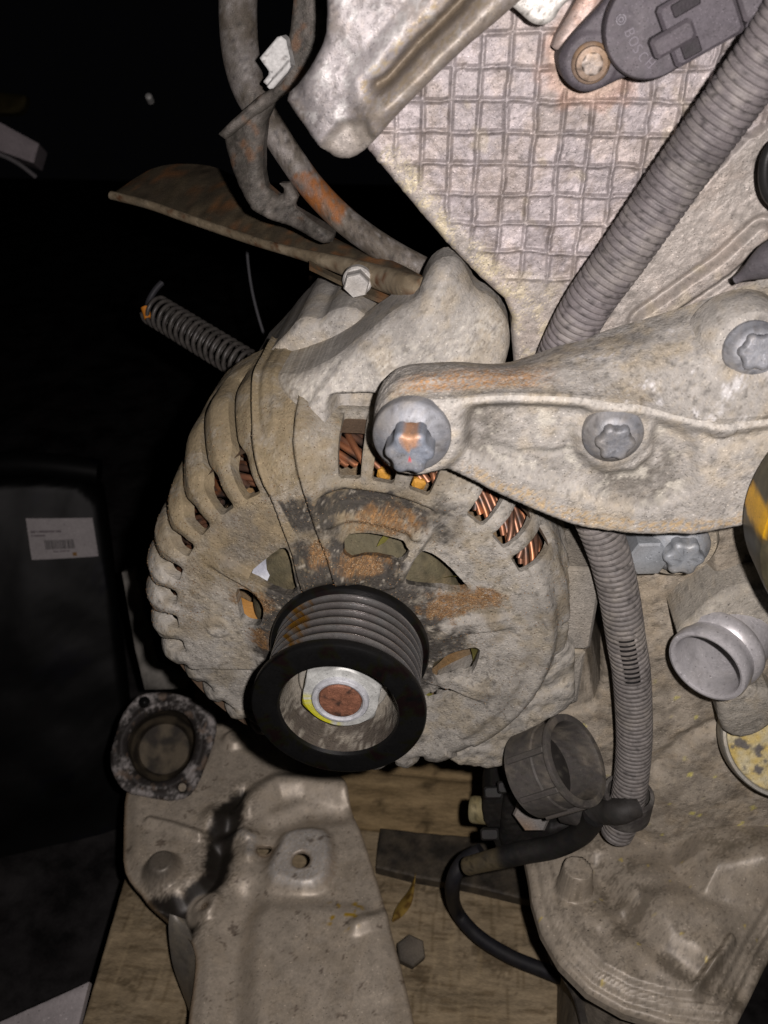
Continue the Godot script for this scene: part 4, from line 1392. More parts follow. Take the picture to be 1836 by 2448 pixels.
func right_edge() -> void:
	var t := thing("idler_pulley", "large dark smooth idler pulley with a yellow streak at the right edge", "pulley")
	var g := Geo.new()
	var at := Vector3(159.5,76.6,-2.0)
	var R := 40.11
	var ys := Vector3(119.1,78.3,-10.0)
	var ych := func(_q, p: Vector3):
		var c := grime(p, Color(.045, .04, .026), Color(.07, .062, .036), .8)
		var d := Vector2((p.x - ys.x) / .9, (p.y - ys.y) / 6.0).length()
		return mixc(c, Color(.5, .27, .01), (1.0 - sst(.7, 1.0, d + .35 * n3(p, .3))) * .95)
	lathe(g, Transform3D(Basis.IDENTITY, at), v2([R - 2, -20, R, -19, R + .3, -4, R, -1.2, R - 1.2, 0, R - 7, -.4, R - 9, -4, 10, -6]), 160, ych)
	obj("pulley_face", g, M.black, t)
	t = thing("filler_cap", "round pale rimmed cap filled with dried yellow cream sludge at the right edge", "cap")
	g = Geo.new()
	at = Vector3(174.4,-56.5,-58.0)
	var fr := frame(at, Vector3(-0.0819,0.6063,0.7910))
	R = 25.19
	lathe(g, fr, v2([R - .5, -10, R, -9, R, -.9, R - .5, 0, R - 1.6, .1, R - 2.2, -.8]), 96, func(_q, p): return grime(p, Color(.36, .35, .31), DUST, .8))
	obj("rim", g, M.zinc, t)
	g = Geo.new()
	var disc := circle(Vector2.ZERO, R - 2.0, 40)
	slab(g, fr, disc, [], .7, func(p, _m): return -1.0 + 1.1 * n2(p, .12) + .6 * n2(p, .4), func(p, _m, _w):
		var c := mixc(Color(.47, .36, .12), Color(.47, .42, .27), .5 + 1.2 * n2(p, .14))
		return mixc(c, Color(.12, .11, .1), sst(.2, .45, n2(p + Vector2(8, 3), .1))), -6.0, 1.0)
	obj("sludge", g, M.cast, t)
	t = thing("dark_hose_end", "short dark grey hose piece at the right edge above the bracket", "hose")
	g = Geo.new()
	tube(g, v3([114.5,128.8,-58.0,119.4,134.0,-55.0,127.1,140.9,-52.0]), 1.0, 20, func(s, _a): return lerpf(1.2, 5.2, sst(0, 12, s)), func(_s, _a, p): return grime(p, Color(.07, .066, .075), Color(.12, .11, .11), .5))
	obj("hose_wall", g, M.rubber, t)
	t = thing("black_cable_loop", "black rubber cable loop just entering at the right edge beside the corrugated hose", "cable")
	g = Geo.new()
	tube(g, v3([122.5,169.8,-60.0,117.2,165.0,-60.0,116.6,159.0,-60.0,119.7,152.2,-60.0,128.2,146.7,-60.0]), 1.0, 16, func(_s, _a): return 1.8, func(_s, _a, p): return Color(.012, .012, .013))
	obj("cable_wall", g, M.black, t)

# ---------------------------------------------------------------- black sensor plug under the clip, and its cable
func crank_plug() -> void:
	var t := thing("rubber_plug", "black rubber elbow plug with a brass tube end below the plastic clip", "plug")
	var bl := func(p: Vector3) -> Color: return grime(p, Color(.011, .0105, .01), Color(.03, .027, .022), .5)
	var g := Geo.new()
	var out := chaikin(v2([56.4,-110.5,63.7,-107.3,69.1,-106.1,70.5,-128.3,71.4,-154.1,65.7,-159.1,60.6,-142.9,55.4,-130.0]), 1)
	slab(g, Transform3D.IDENTITY, out, [], .8, func(p, _m): return -66.0 + .5 * n2(p, .2), func(_p, _m, w): return bl.call(w), -86.0, 2.5)
	obj("boot", g, M.rubber, t)
	g = Geo.new()
	out = chaikin(v2([64.1,-108.8,65.8,-98.2,71.9,-98.8,82.0,-129.3,103.1,-120.4,107.6,-123.1,102.9,-132.2,90.6,-140.3,74.0,-147.8,64.5,-150.3]), 1)
	slab(g, Transform3D.IDENTITY, out, [], .8, func(p, _m): return -61.0 + .7 * n2(p, .12), func(_p, _m, w): return bl.call(w), -80.0, 3.0)
	obj("elbow", g, M.rubber, t)
	g = Geo.new()
	tube(g, v3([49.5,-158.5,-60.0,60.9,-149.4,-58.0,75.1,-139.5,-56.0,88.9,-130.5,-54.0,98.6,-117.6,-52.0,102.3,-102.9,-50.0]), 1.2, 20, func(s, _a): return lerpf(4.4, 5.2, sst(0, 30, s)) - .5 * (1.0 - sst(0, 1.2, s)), func(s, _a, p): return mixc(grime(p, Color(.1, .08, .045), Color(.05, .042, .03), 1.2), bl.call(p), sst(17, 24, s)))
	obj("tube_end", g, M.dirty, t)
	g = Geo.new()
	tube(g, v3([51.2,-141.4,-80.0,56.1,-140.3,-79.0,63.8,-137.6,-77.0]), 1.0, 20, func(s, _a): return 6.6 - .6 * (1.0 - sst(0, 1.0, s)), func(_s, _a, p): return grime(p, Color(.33, .3, .18), Color(.2, .16, .07), 1.2))
	obj("brass_end", g, M.zinc, t)
	g = Geo.new()
	var fr := frame(Vector3(76.4,-105.1,-52.0), Vector3(-0.2237,0.4181,0.8804), .3)
	loft(g, [place(fr, ngon(6, 8.6), -10.0), place(fr, ngon(6, 8.6), 3.0), place(fr, ngon(6, 7.6), 4.4)], func(p): return grime(p, Color(.19, .18, .17), Color(.2, .12, .06), 1.3))
	obj("corroded_nut", g, M.dirty, t)
	for q in [Vector3(59.2,-104.4,-60.0), Vector3(59.2,-130.6,-58.0), Vector3(64.5,-95.5,-56.0)]:
		g = Geo.new()
		block(g, frame(q, Vector3(-0.1402,0.7137,0.6863), .25), Vector3(-4.2, -2.6, -7), Vector3(4.2, 2.6, 1.5), bl, .7)
		obj("locking_tab", g, M.rubber, t)
	g = Geo.new()
	tube(g, v3([85.7,-147.1,-56.0,89.1,-150.8,-56.0,87.8,-155.2,-56.0]), 1.0, 12, func(_s, _a): return 2.6, func(_s, _a, p): return bl.call(p))
	obj("hose_nipple", g, M.rubber, t)
	t = thing("black_cable", "thick black cable curving from the rubber plug down over the pallet boards", "cable")
	g = Geo.new()
	tube(g, v3([58.3,-175.4,-82.0,49.2,-182.8,-80.0,44.6,-196.2,-76.0,48.3,-250.0,-97.0,60.7,-258.0,-87.5,79.1,-262.0,-79.2,97.0,-264.0,-74.2,108.9,-264.0,-70.1]), 1.2, 18, func(_s, _a): return 4.0, func(_s, _a, p): return grime(p, Color(.013, .013, .016), Color(.03, .028, .026), .5))
	obj("sheath", g, M.rubber, t)
	g = Geo.new()
	tube(g, v3([108.4,-264.0,-70.3,112.2,-264.0,-68.3,115.3,-264.0,-64.0]), 1.0, 8, func(_s, _a): return 1.1, func(_s, _a, _p): return Color(.22, .09, .06))
	obj("core_wire", g, M.hose, t)
	g = Geo.new()
	var fb := frame(Vector3(116.2,-262.0,-60.5), Vector3(0, 1, .2))
	block(g, fb, Vector3(-5, -12, -8), Vector3(7, 10, 5), bl, 1.0)
	obj("end_plug", g, M.rubber, t)

# ---------------------------------------------------------------- stamped heat shield and pipe flange
func heat_shield() -> void:
	var t := thing("heat_shield", "pressed silver steel heat shield lying on the pallet boards at the lower left", "heat shield")
	var fr := Transform3D(Vector3(1, 0, 0), Vector3(0, 0, -1), Vector3(0, 1, 0), Vector3.ZERO)
	var out := chaikin(v2([-161.2,145.8,-151.2,114.3,-144.0,93.5,-136.1,84.1,-123.6,75.4,-106.7,64.7,-96.7,58.6,-90.0,49.9,-86.9,42.6,-84.4,28.6,-82.8,14.8,-79.0,-0.7,31.1,8.9,27.3,24.5,22.0,41.9,14.5,62.9,9.5,78.7,0.5,102.9,-9.0,126.8,-17.0,142.2,-22.8,161.5,-33.6,179.5,-75.8,208.5,-103.4,216.9,-127.8,210.4,-164.6,184.0]), 1)
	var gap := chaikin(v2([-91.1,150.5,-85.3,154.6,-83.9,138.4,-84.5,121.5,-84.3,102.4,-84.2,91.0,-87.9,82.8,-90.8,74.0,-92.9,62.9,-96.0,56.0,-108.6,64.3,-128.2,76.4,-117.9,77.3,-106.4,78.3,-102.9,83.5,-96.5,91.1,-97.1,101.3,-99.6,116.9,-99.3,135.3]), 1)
	var hole := circle(v2([-41.3,101.8])[0], 5.2, 28)
	var slot := chaikin(v2([-69.5,109.3,-69.3,113.1,-64.2,115.5,-60.7,114.5,-61.3,110.7,-64.4,108.5]), 1)
	var panel := chaikin(v2([-47.0,-6.1,-57.8,36.8,-61.6,59.1,-59.5,72.6,-39.8,77.1,-24.5,77.1,6.3,74.3,16.3,43.3,26.1,0.3]), 1)
	var plat := chaikin(v2([-60.2,89.7,-57.1,114.3,-51.8,122.9,-34.3,126.0,-27.4,120.1,-23.3,98.8,-28.5,88.1,-41.0,85.0]), 1)
	var fold := v2([-97.5,130.3,-82.6,140.2,-65.9,157.8,-48.5,160.0,-24.7,157.7])
	var fold2 := v2([-62.6,126.7,-44.9,138.3,-22.4,140.3])
	var rib1 := v2([-138.0,124.1,-123.4,121.4,-105.1,116.4])
	var rib2 := v2([-91.4,117.6,-80.6,119.2,-72.9,116.0,-72.6,108.1])
	var vall := v2([-54.6,-6.8,-64.9,31.5,-70.8,60.9,-68.9,80.2])
	var arm := v2([-5.3,65.3,5.3,71.5,8.8,74.5])
	var bumps := [[v2([-102.5,192.7])[0], 10.0, 4.0], [v2([-120.1,92.6])[0], 12.5, 9.0], [v2([-90.6,74.3])[0], 11.0, 6.0]]
	var ff := Transform3D(Vector3(0.9088,0.0000,-0.4172), Vector3(-0.3090,0.6718,-0.6732), Vector3(0.2803,0.7407,0.6106), Vector3(-139.4,-204.1,-161.6))
	var fo := ff.origin - ff.basis.z * ((ff.origin.y + 229.0) / ff.basis.z.y)
	var under := circle(Vector2(fo.x, -fo.z), 27.0, 32)
	var pin := circle(v2([-90.8,73.7])[0], 1.7, 12)
	var hf := func(p: Vector2, m: float) -> float:
		var z := -228.0 + 1.2 * n2(p, .012)
		z += 4.0 * sst(-8.0, 5.0, psdf(panel, p))
		z += 6.5 * sst(-5.0, 4.0, psdf(plat, p))
		z += 7.0 * (1.0 - sst(0.0, 13.0, pline(p, fold))) - 4.0 * (1.0 - sst(0.0, 11.0, pline(p, fold2)))
		z += 3.5 * (1.0 - sst(0.0, 5.0, pline(p, rib1))) + 4.5 * (1.0 - sst(0.0, 8.0, pline(p, rib2)))
		z -= 6.0 * (1.0 - sst(0.0, 16.0, pline(p, vall)))
		z += 3.5 * (1.0 - sst(0.0, 7.0, pline(p, arm)))
		z -= 9.0 * sst(-6.0, 8.0, psdf(gap, p))
		for b in bumps:
			var d: float = p.distance_to(b[0]) / b[1]
			z += b[2] * (1.0 - sst(.45, 1.0, d))
		z += 2.5 * (1.0 - sst(0.0, 6.0, psdf(hole, p) * -1.0)) * 0.0
		z -= 9.0 * (1.0 - sst(0.0, 9.0, m)) * sst(-40, -60, p.x) * 0.4
		return z + .3 * n2(p, .05)
	var cf := func(p: Vector2, m: float, w: Vector3) -> Color:
		var c := grime(w, Color(.46, .4, .32), Color(.38, .31, .22), .55)
		var sp := nf.get_noise_2dv(p * .6)
		var pl := psdf(plat, p)
		c = mixc(c, Color(.5, .48, .45), sst(-2, 2, pl) * (.6 + .7 * sp))
		c = mixc(c, Color(.27, .15, .06), (1.0 - sst(0.0, 5.0, absf(pl - 1.0) + 4.0 * sp)) * sst(-30.0, -14.0, p.x) * .8)
		c = mixc(c, Color(.42, .4, .37), (1.0 - sst(1.0, 5.0, pline(p, rib2))) * (.5 + sp))
		c = mixc(c, Color(.13, .1, .075), sst(.52, .62, n2(p, .07) + .3 * sp) * .8)
		c = mixc(c, Color(.42, .27, .03), sst(.3, .42, nf.get_noise_2dv(p * .12)) * (1.0 - sst(8, 14, p.distance_to(v2([-12.4,72.7])[0]))))
		var dark_band := psdf(gap, p) + 2.2 * n2(p, .1) + .8 * sp  # near-black band over the sunken gap outline, with uneven edges
		c = mixc(c, Color(.012, .01, .008), sst(-3.0, .5, dark_band) * .97 * sst(9.0, 12.0, p.distance_to(bumps[2][0])))
		c = mixc(c, Color(.06, .045, .03), (1.0 - sst(2.0, 16.0, -dark_band)) * sst(-.1, .3, sp) * .5 * sst(0.5, -.5, dark_band))
		c = mixc(c, Color(.05, .043, .036), (1.0 - sst(6.0, 14.0, p.distance_to(bumps[1][0]))) * .75)
		return mixc(c, Color(.22, .15, .08), (1.0 - sst(0.0, 2.5, m)) * .5)
	var g := Geo.new()
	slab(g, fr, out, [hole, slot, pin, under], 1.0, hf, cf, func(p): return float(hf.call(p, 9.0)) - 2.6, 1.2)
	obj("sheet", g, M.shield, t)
	# the flank that hangs below the left edge
	g = Geo.new()
	ribbon(g, v3([-108.8,-230.0,-67.7,-108.8,-238.0,-62.5,-105.4,-250.0,-52.6,-99.8,-258.0,-44.4,-94.7,-264.0,-38.1]), v3([-101.1,-234.0,-68.0,-92.3,-234.0,-55.1,-89.5,-236.0,-48.9,-87.8,-240.0,-36.7,-87.2,-244.0,-24.4]), 24, 6, Vector3(1, -1.5, 0), func(_a, _b): return Vector3.ZERO, func(p, _a, _b): return grime(p, Color(.17, .155, .13), DUST, .7))
	obj("flank", g, M.shield, t)

	t = thing("exhaust_flange", "sooty grey exhaust flange ring with a stud, standing above the heat shield", "flange")
	out = chaikin(v2([-20.3,24.6,-13.9,30.6,-6.5,35.3,8.1,33.0,20.0,27.7,31.2,19.6,37.2,11.0,34.5,-2.1,25.0,-17.2,17.9,-28.0,10.3,-34.7,1.8,-34.7,-10.7,-29.1,-26.3,-21.3,-31.3,-8.7,-31.1,2.3,-26.8,11.2]), 1)
	var bore := chaikin(v2([-20.8,5.6,-15.0,14.8,-4.7,21.3,8.8,22.4,18.8,16.7,22.9,4.4,19.2,-8.4,11.6,-17.7,1.2,-21.2,-10.3,-19.3,-18.4,-11.0]), 2)
	var bolt := circle(v2([8.0,-27.3])[0], 2.6, 14)
	g = Geo.new()
	slab(g, ff, out, [bore, bolt], .9, func(p, _m): return 1.6 * (1.0 - sst(0.0, 3.4, absf(psdf(bore, p) + 3.8))) + .5 * n2(p, .2), func(p, _m, w):
		var c := mixc(Color(.028, .025, .022), Color(.27, .25, .24), sst(-.15, .4, n3(w, .05) + .45 * nf.get_noise_3dv(w * .35)))
		return mixc(c, Color(.2, .14, .1), sst(.2, .5, n3(w, .11)) * .5), -9.0, 2.0)
	obj("ring_plate", g, M.dirty, t)
	g = Geo.new()
	var bc := Vector2.ZERO
	for p in bore: bc += p
	bc /= bore.size()
	var fp := Transform3D(ff.basis, ff * Vector3(bc.x, bc.y, 0))
	lathe(g, fp, v2([23.4, -6, 23.4, -40, 22, -58, 17, -70, .02, -74]), 48, func(_q, p): return mixc(Color(.03, .025, .019), Color(.12, .097, .065), sst(-.3, .4, n3(p, .06))))
	obj("pipe", g, M.dirty, t)
	g = Geo.new()
	var sb := v2([-5.0,29.1])[0]
	lathe(g, Transform3D(ff.basis, ff * Vector3(sb.x, sb.y, 0)), v2([3.6, 0, 3.6, 3.6, 3.0, 5.0, 1.6, 5.8, .02, 6.1]), 24, func(_q, _p): return Color(.05, .05, .05))
	obj("stud", g, M.steel, t)

# ---------------------------------------------------------------- pipes and clips at the upper left
func left_pipes() -> void:
	var t := thing("coolant_pipe", "dull brown steel pipe with an orange rust patch running down to the alternator's ear", "pipe")
	var rc := Vector3(-19.9,134.9,-132.0)
	var col := func(_s, _a, p: Vector3):
		var c := grime(p, Color(.115, .098, .078), Color(.21, .195, .185), 1.2)
		c = mixc(c, Color(.26, .25, .24), sst(.45, .65, nf.get_noise_3dv(p * .5)) * .6)
		return mixc(c, Color(.22, .08, .02), clampf((1.0 - sst(4.0, 14.0, (p - rc).length() + 10.0 * n3(p, .13))) * (1.0 + 1.2 * n3(p, .35) + .6 * nf.get_noise_3dv(p)), 0, .95))
	var g := Geo.new()
	tube(g, v3([-49.8,206.6,-152.0,-50.9,193.8,-150.0,-50.6,182.2,-148.0,-48.5,171.7,-146.0,-44.6,164.6,-143.0,-39.4,157.7,-140.0,-33.1,148.9,-138.0,-24.3,138.0,-135.0,-11.7,126.9,-131.0,4.2,117.2,-127.0,22.2,109.0,-124.0,43.8,100.9,-122.0,56.5,95.6,-122.0]), 1.2, 32, func(s, _a): return lerpf(6.91, 5.11, sst(22.0, 62.0, s)), col)
	obj("pipe_wall", g, M.dirty, t)
	t = thing("pipe_bracket", "bent dark steel bracket strap holding the brown pipe at the upper left", "bracket")
	var dk := func(p: Vector3) -> Color: return mixc(grime(p, Color(.062, .056, .048), Color(.14, .125, .11), 1.1), Color(.15, .075, .035), sst(.25, .55, n3(p, .1)) * .6)
	g = Geo.new()
	var out := chaikin(v2([-24.1,203.8,-13.8,203.8,-14.5,190.8,-17.3,184.3,-23.2,176.3,-28.8,171.2,-31.9,169.2,-51.8,156.1,-54.3,157.9,-49.6,161.9,-39.0,170.0,-30.5,174.7,-28.9,182.5,-26.4,190.7]), 0)
	slab(g, Transform3D.IDENTITY, out, [], .8, func(p, _m): return -122.0 + 3.0 * sst(0, 12, absf(p.x + 38.0)) + .4 * n2(p, .3), func(_p, _m, w): return dk.call(w), -127.0, 1.4)
	obj("strap", g, M.dirty, t)
	g = Geo.new()
	out = chaikin(v2([-54.5,157.6,-39.5,168.6,-34.7,167.2,-37.7,161.8,-39.4,152.9,-40.0,144.7,-39.4,139.6,-34.1,135.1,-33.2,138.1,-34.8,140.3,-31.0,140.4,-28.2,135.5,-29.8,131.9,-19.9,126.4,-14.4,123.1,-15.2,120.2,-18.8,119.9,-28.9,123.5,-37.5,127.0,-45.0,131.6,-49.6,139.4,-52.0,144.9,-53.7,152.4]), 0)
	slab(g, Transform3D.IDENTITY, out, [], .8, func(p, _m): return -124.0 + .5 * n2(p, .2) + 2.5 * sin(p.x * .25), func(_p, _m, w): return dk.call(w), -131.0, 1.8)
	obj("plate", g, M.dirty, t)
	t = thing("white_clip", "small white plastic clip wedged in the dark strap beside the pipe", "clip")
	g = Geo.new()
	out = v2([-35.9,182.4,-29.6,188.5,-28.3,188.8,-26.7,187.7,-25.2,180.1,-26.5,178.3,-31.5,173.6,-32.8,173.3,-35.3,175.3,-32.8,178.0])
	var cr := v2([-31.6,176.4,-25.4,182.2])
	slab(g, Transform3D.IDENTITY, out, [], .5, func(p, _m): return -112.0 + 1.8 * sst(-.5, .5, -side(p, cr)) + .5 * n2(p, .2), func(p, _m, w): return mixc(Color(.5, .5, .49), Color(.28, .27, .26), sst(.25, .5, n3(w, .3))), -121.0, .8)
	obj("clip_body", g, M.paper, t)

func rusty_plate() -> void:
	var t := thing("stamped_bracket", "long rusty stamped steel plate pointing left, with a hex bolt at its right end", "bracket")
	var rs := func(p: Vector3) -> Color: return mixc(grime(p, Color(.075, .06, .04), Color(.13, .1, .06), 1.1), Color(.2, .085, .03), sst(.1, .45, n3(p, .07)) * .7)
	var A := v3([-135.2,116.3,-215.0,-113.4,115.0,-203.0,-92.2,112.5,-190.0,-52.3,109.4,-162.0,-16.0,110.6,-130.0,4.1,111.9,-108.0,17.1,114.6,-88.0,20.8,115.0,-84.0])
	var Bq := v3([-136.3,116.4,-225.0,-123.9,123.2,-246.0,-108.8,123.9,-256.0,-88.7,122.7,-248.0,-64.6,116.6,-222.0,-41.4,113.1,-192.0,-15.2,111.7,-152.0,8.3,113.3,-120.0,20.8,116.7,-90.0])
	var g := Geo.new()
	ribbon(g, A, Bq, 60, 8, Vector3(0, -1.4, .4), func(a, b): return Vector3(0, 2.5 * sin(b * PI) * sin(a * PI) + 1.4 * sst(.5, .62, b) * sst(.25, .35, a), 0), func(p, _a, _b): return rs.call(p))
	obj("plate", g, M.dirty, t)
	g = Geo.new()
	tube(g, A, 1.5, 16, func(s, _a): return lerpf(2.0, 4.6, sst(110, 190, s)), func(_s, _a, p): return mixc(grime(p, Color(.22, .175, .115), Color(.33, .28, .2), 1.0), Color(.12, .06, .03), sst(.2, .5, n3(p, .12))))
	obj("rolled_edge", g, M.zinc, t)
	g = Geo.new()
	ribbon(g, v3([-25.1,112.0,-128.0,-14.7,109.6,-120.0,-1.5,107.4,-112.0,9.6,106.4,-104.0]), v3([-24.2,111.4,-122.0,-13.8,109.6,-114.0,-0.8,106.5,-106.0,9.0,105.1,-100.0]), 16, 4, Vector3(0, -1.5, 0), func(_a, _b): return Vector3.ZERO, func(p, _a, _b): return rs.call(p))
	obj("lower_tab", g, M.dirty, t)
	hex_bolt(t, "hex_bolt", frame(Vector3(-3.8,111.2,-106.0), Vector3(0.0371,-0.0267,0.9990), .25), 8.4, 6.0, 5.4, M.zinc, func(p): return grime(p, Color(.42, .41, .39), DUST, .8))

func spring() -> void:
	var t := thing("coil_spring", "dark coil spring with a short end hook, left of the alternator", "spring")
	var a := Vector3(-123.1,60.0,-216.2)
	var b := Vector3(-63.2,44.9,-176.5)
	var ax := (b - a).normalized()
	var x := ax.cross(Vector3.UP).normalized()
	var y := ax.cross(x)
	var g := Geo.new()
	var P := PackedVector3Array()
	var turns := 17
	var R := 7.62
	for k in turns * 14 + 1:
		var th := TAU * k / 14.0
		P.append(a.lerp(b, k / (turns * 14.0)) + (x * cos(th) + y * sin(th)) * R)
	tube(g, P, 2.4, 8, func(_s, _a): return 1.1, func(_s, _a, p): return Color(.05, .046, .042) * (1.0 + .7 * n3(p, .3)))
	obj("coil", g, M.black, t)
	g = Geo.new()
	tube(g, v3([-119.7,53.5,-212.5,-126.0,56.5,-216.2,-127.9,61.0,-222.4,-125.2,66.2,-227.1,-121.9,69.6,-230.7]), 1.5, 10, func(_s, _a): return 1.6, func(_s, _a, p): return Color(.03, .03, .035))
	obj("hook", g, M.black, t)
	g = Geo.new()
	tube(g, v3([-125.7,62.8,-210.7,-124.7,60.8,-209.5,-123.6,58.0,-207.8]), 1.0, 10, func(_s, _a): return 2.0, func(_s, _a, p): return Color(.42, .15, .015))
	obj("paint_mark", g, M.hose, t)

# ---------------------------------------------------------------- what stands round the engine
func pallet() -> void:
	var t := thing("wooden_pallet", "brown stained wooden pallet boards under the engine", "pallet")
	var wd := func(p: Vector3) -> Color:
		var c := mixc(Color(.34, .25, .135), Color(.23, .165, .085), .5 + n3(Vector3(p.x * .25, p.y, p.z * 1.4), .05))
		c = mixc(c, Color(.05, .036, .02), sst(.22, .5, n3(p, .03) + .3 * n3(p, .2)) * .7)
		return mixc(c, Color(.3, .22, .12), sst(.2, .5, n3(p + Vector3(9, 9, 9), .06)) * .5)
	var w2 := func(p: Vector3) -> Color:
		var c := mixc(Color(.32, .255, .165), Color(.27, .21, .13), .5 + n3(p, .02))
		c = mixc(c, Color(.07, .05, .028), sst(.25, .5, n3(p, .025) + .35 * nf.get_noise_3dv(p * .3)) * .6)
		c = mixc(c, Color(.12, .085, .045), sst(.36, .46, nf.get_noise_3dv(p * Vector3(.03, 1, .45))) * .55)
		c = mixc(c, Color(.15, .11, .06), sst(.3, .45, nf.get_noise_3dv(p * Vector3(.4, 1, .025) + Vector3(5, 0, 0))) * .5)
		return mixc(c, Color(.42, .33, .2), sst(.4, .5, nf.get_noise_3dv(p * Vector3(.3, 1, .02) + Vector3(50, 0, 0))) * .35)
	var fh := Transform3D(Vector3(1, 0, 0), Vector3(0, 0, -1), Vector3(0, 1, 0), Vector3.ZERO)
	var g := Geo.new()
	slab(g, fh, v2([-161.2,123.5,-152.5,23.2,-141.6,-14.5,179.3,13.6,193.8,54.7,220.3,109.3,240.7,154.1,98.6,162.7,-21.5,170.3,-104.0,170.5,-165.3,160.7]), [], 1.6, func(p, _m): return -280.0 + .6 * n2(p, .01), func(_p, _m, w): return w2.call(w), -298.0, 1.2)
	obj("plank", g, M.wood, t)
	for q in [[v2([-141.1,212.4,-47.3,218.5,114.1,211.8,110.2,162.2,-21.3,169.8,-128.9,169.0]), -277.0], [v2([-155.4,262.9,-53.8,262.0,117.8,258.2,114.5,215.5,-48.0,222.4,-142.7,217.5]), -279.0], [v2([-170.3,315.4,121.8,308.4,118.2,262.0,-157.1,268.7]), -278.0]]:
		g = Geo.new()
		var top: float = q[1]
		slab(g, fh, q[0], [], 3.0, func(p, _m): return top + .8 * n2(p, .012), func(_p, _m, w): return wd.call(w), top - 20.0, 1.5)
		obj("plank", g, M.wood, t)
	t = thing("flat_bar", "dark oily flat steel bar lying across the pallet boards", "steel bar")
	g = Geo.new()
	var fr := Transform3D(Vector3(1, 0, 0), Vector3(0, 0, -1), Vector3(0, 1, 0), Vector3.ZERO)
	var out := v2([-2.2,152.8,-1.5,164.6,22.4,163.5,55.7,162.8,82.8,163.0,109.3,159.0,106.2,119.6,86.8,121.6,55.9,127.1,24.2,130.1,-1.8,135.1])
	slab(g, fr, out, [], 1.2, func(p, _m): return -270.0 + .8 * n2(p, .06), func(p, _m, w): return mixc(Color(.03, .026, .021), Color(.085, .07, .05), .5 + n3(w, .07) + .3 * nf.get_noise_3dv(w * .4)), -277.0, 1.0)
	obj("bar", g, M.dirty, t)
	t = thing("loose_bolt", "grey hex bolt head sticking up beside the heat shield's right edge", "bolt")
	hex_bolt(t, "hex_bolt", frame(Vector3(23.2,-272.0,-81.6), Vector3(.1, 1, .25), .35), 15.0, 7.0, 0.0, M.dirty, func(p): return grime(p, Color(.1, .088, .07), Color(.2, .17, .13), 1.1))
	t = thing("dry_leaf", "curled yellow brown leaf on the board beside the heat shield", "leaf")
	g = Geo.new()
	ribbon(g, v3([10.7,-277.0,-103.7,12.0,-274.0,-108.5,15.4,-274.0,-115.9,20.1,-272.0,-122.2,22.2,-274.0,-130.8,23.3,-268.0,-130.6]), v3([11.3,-278.0,-103.8,16.9,-268.0,-101.5,21.6,-264.0,-105.9,23.1,-266.0,-114.0,23.4,-270.0,-124.9,23.6,-267.0,-129.3]), 20, 5, Vector3(0, -.3, 0), func(_a, b): return Vector3(0, 2.0 * sin(b * PI), 0), func(p, _a, b): return mixc(Color(.36, .24, .06), Color(.14, .08, .025), sst(-.1, .4, n3(p, .12))))
	obj("blade", g, M.soft, t)

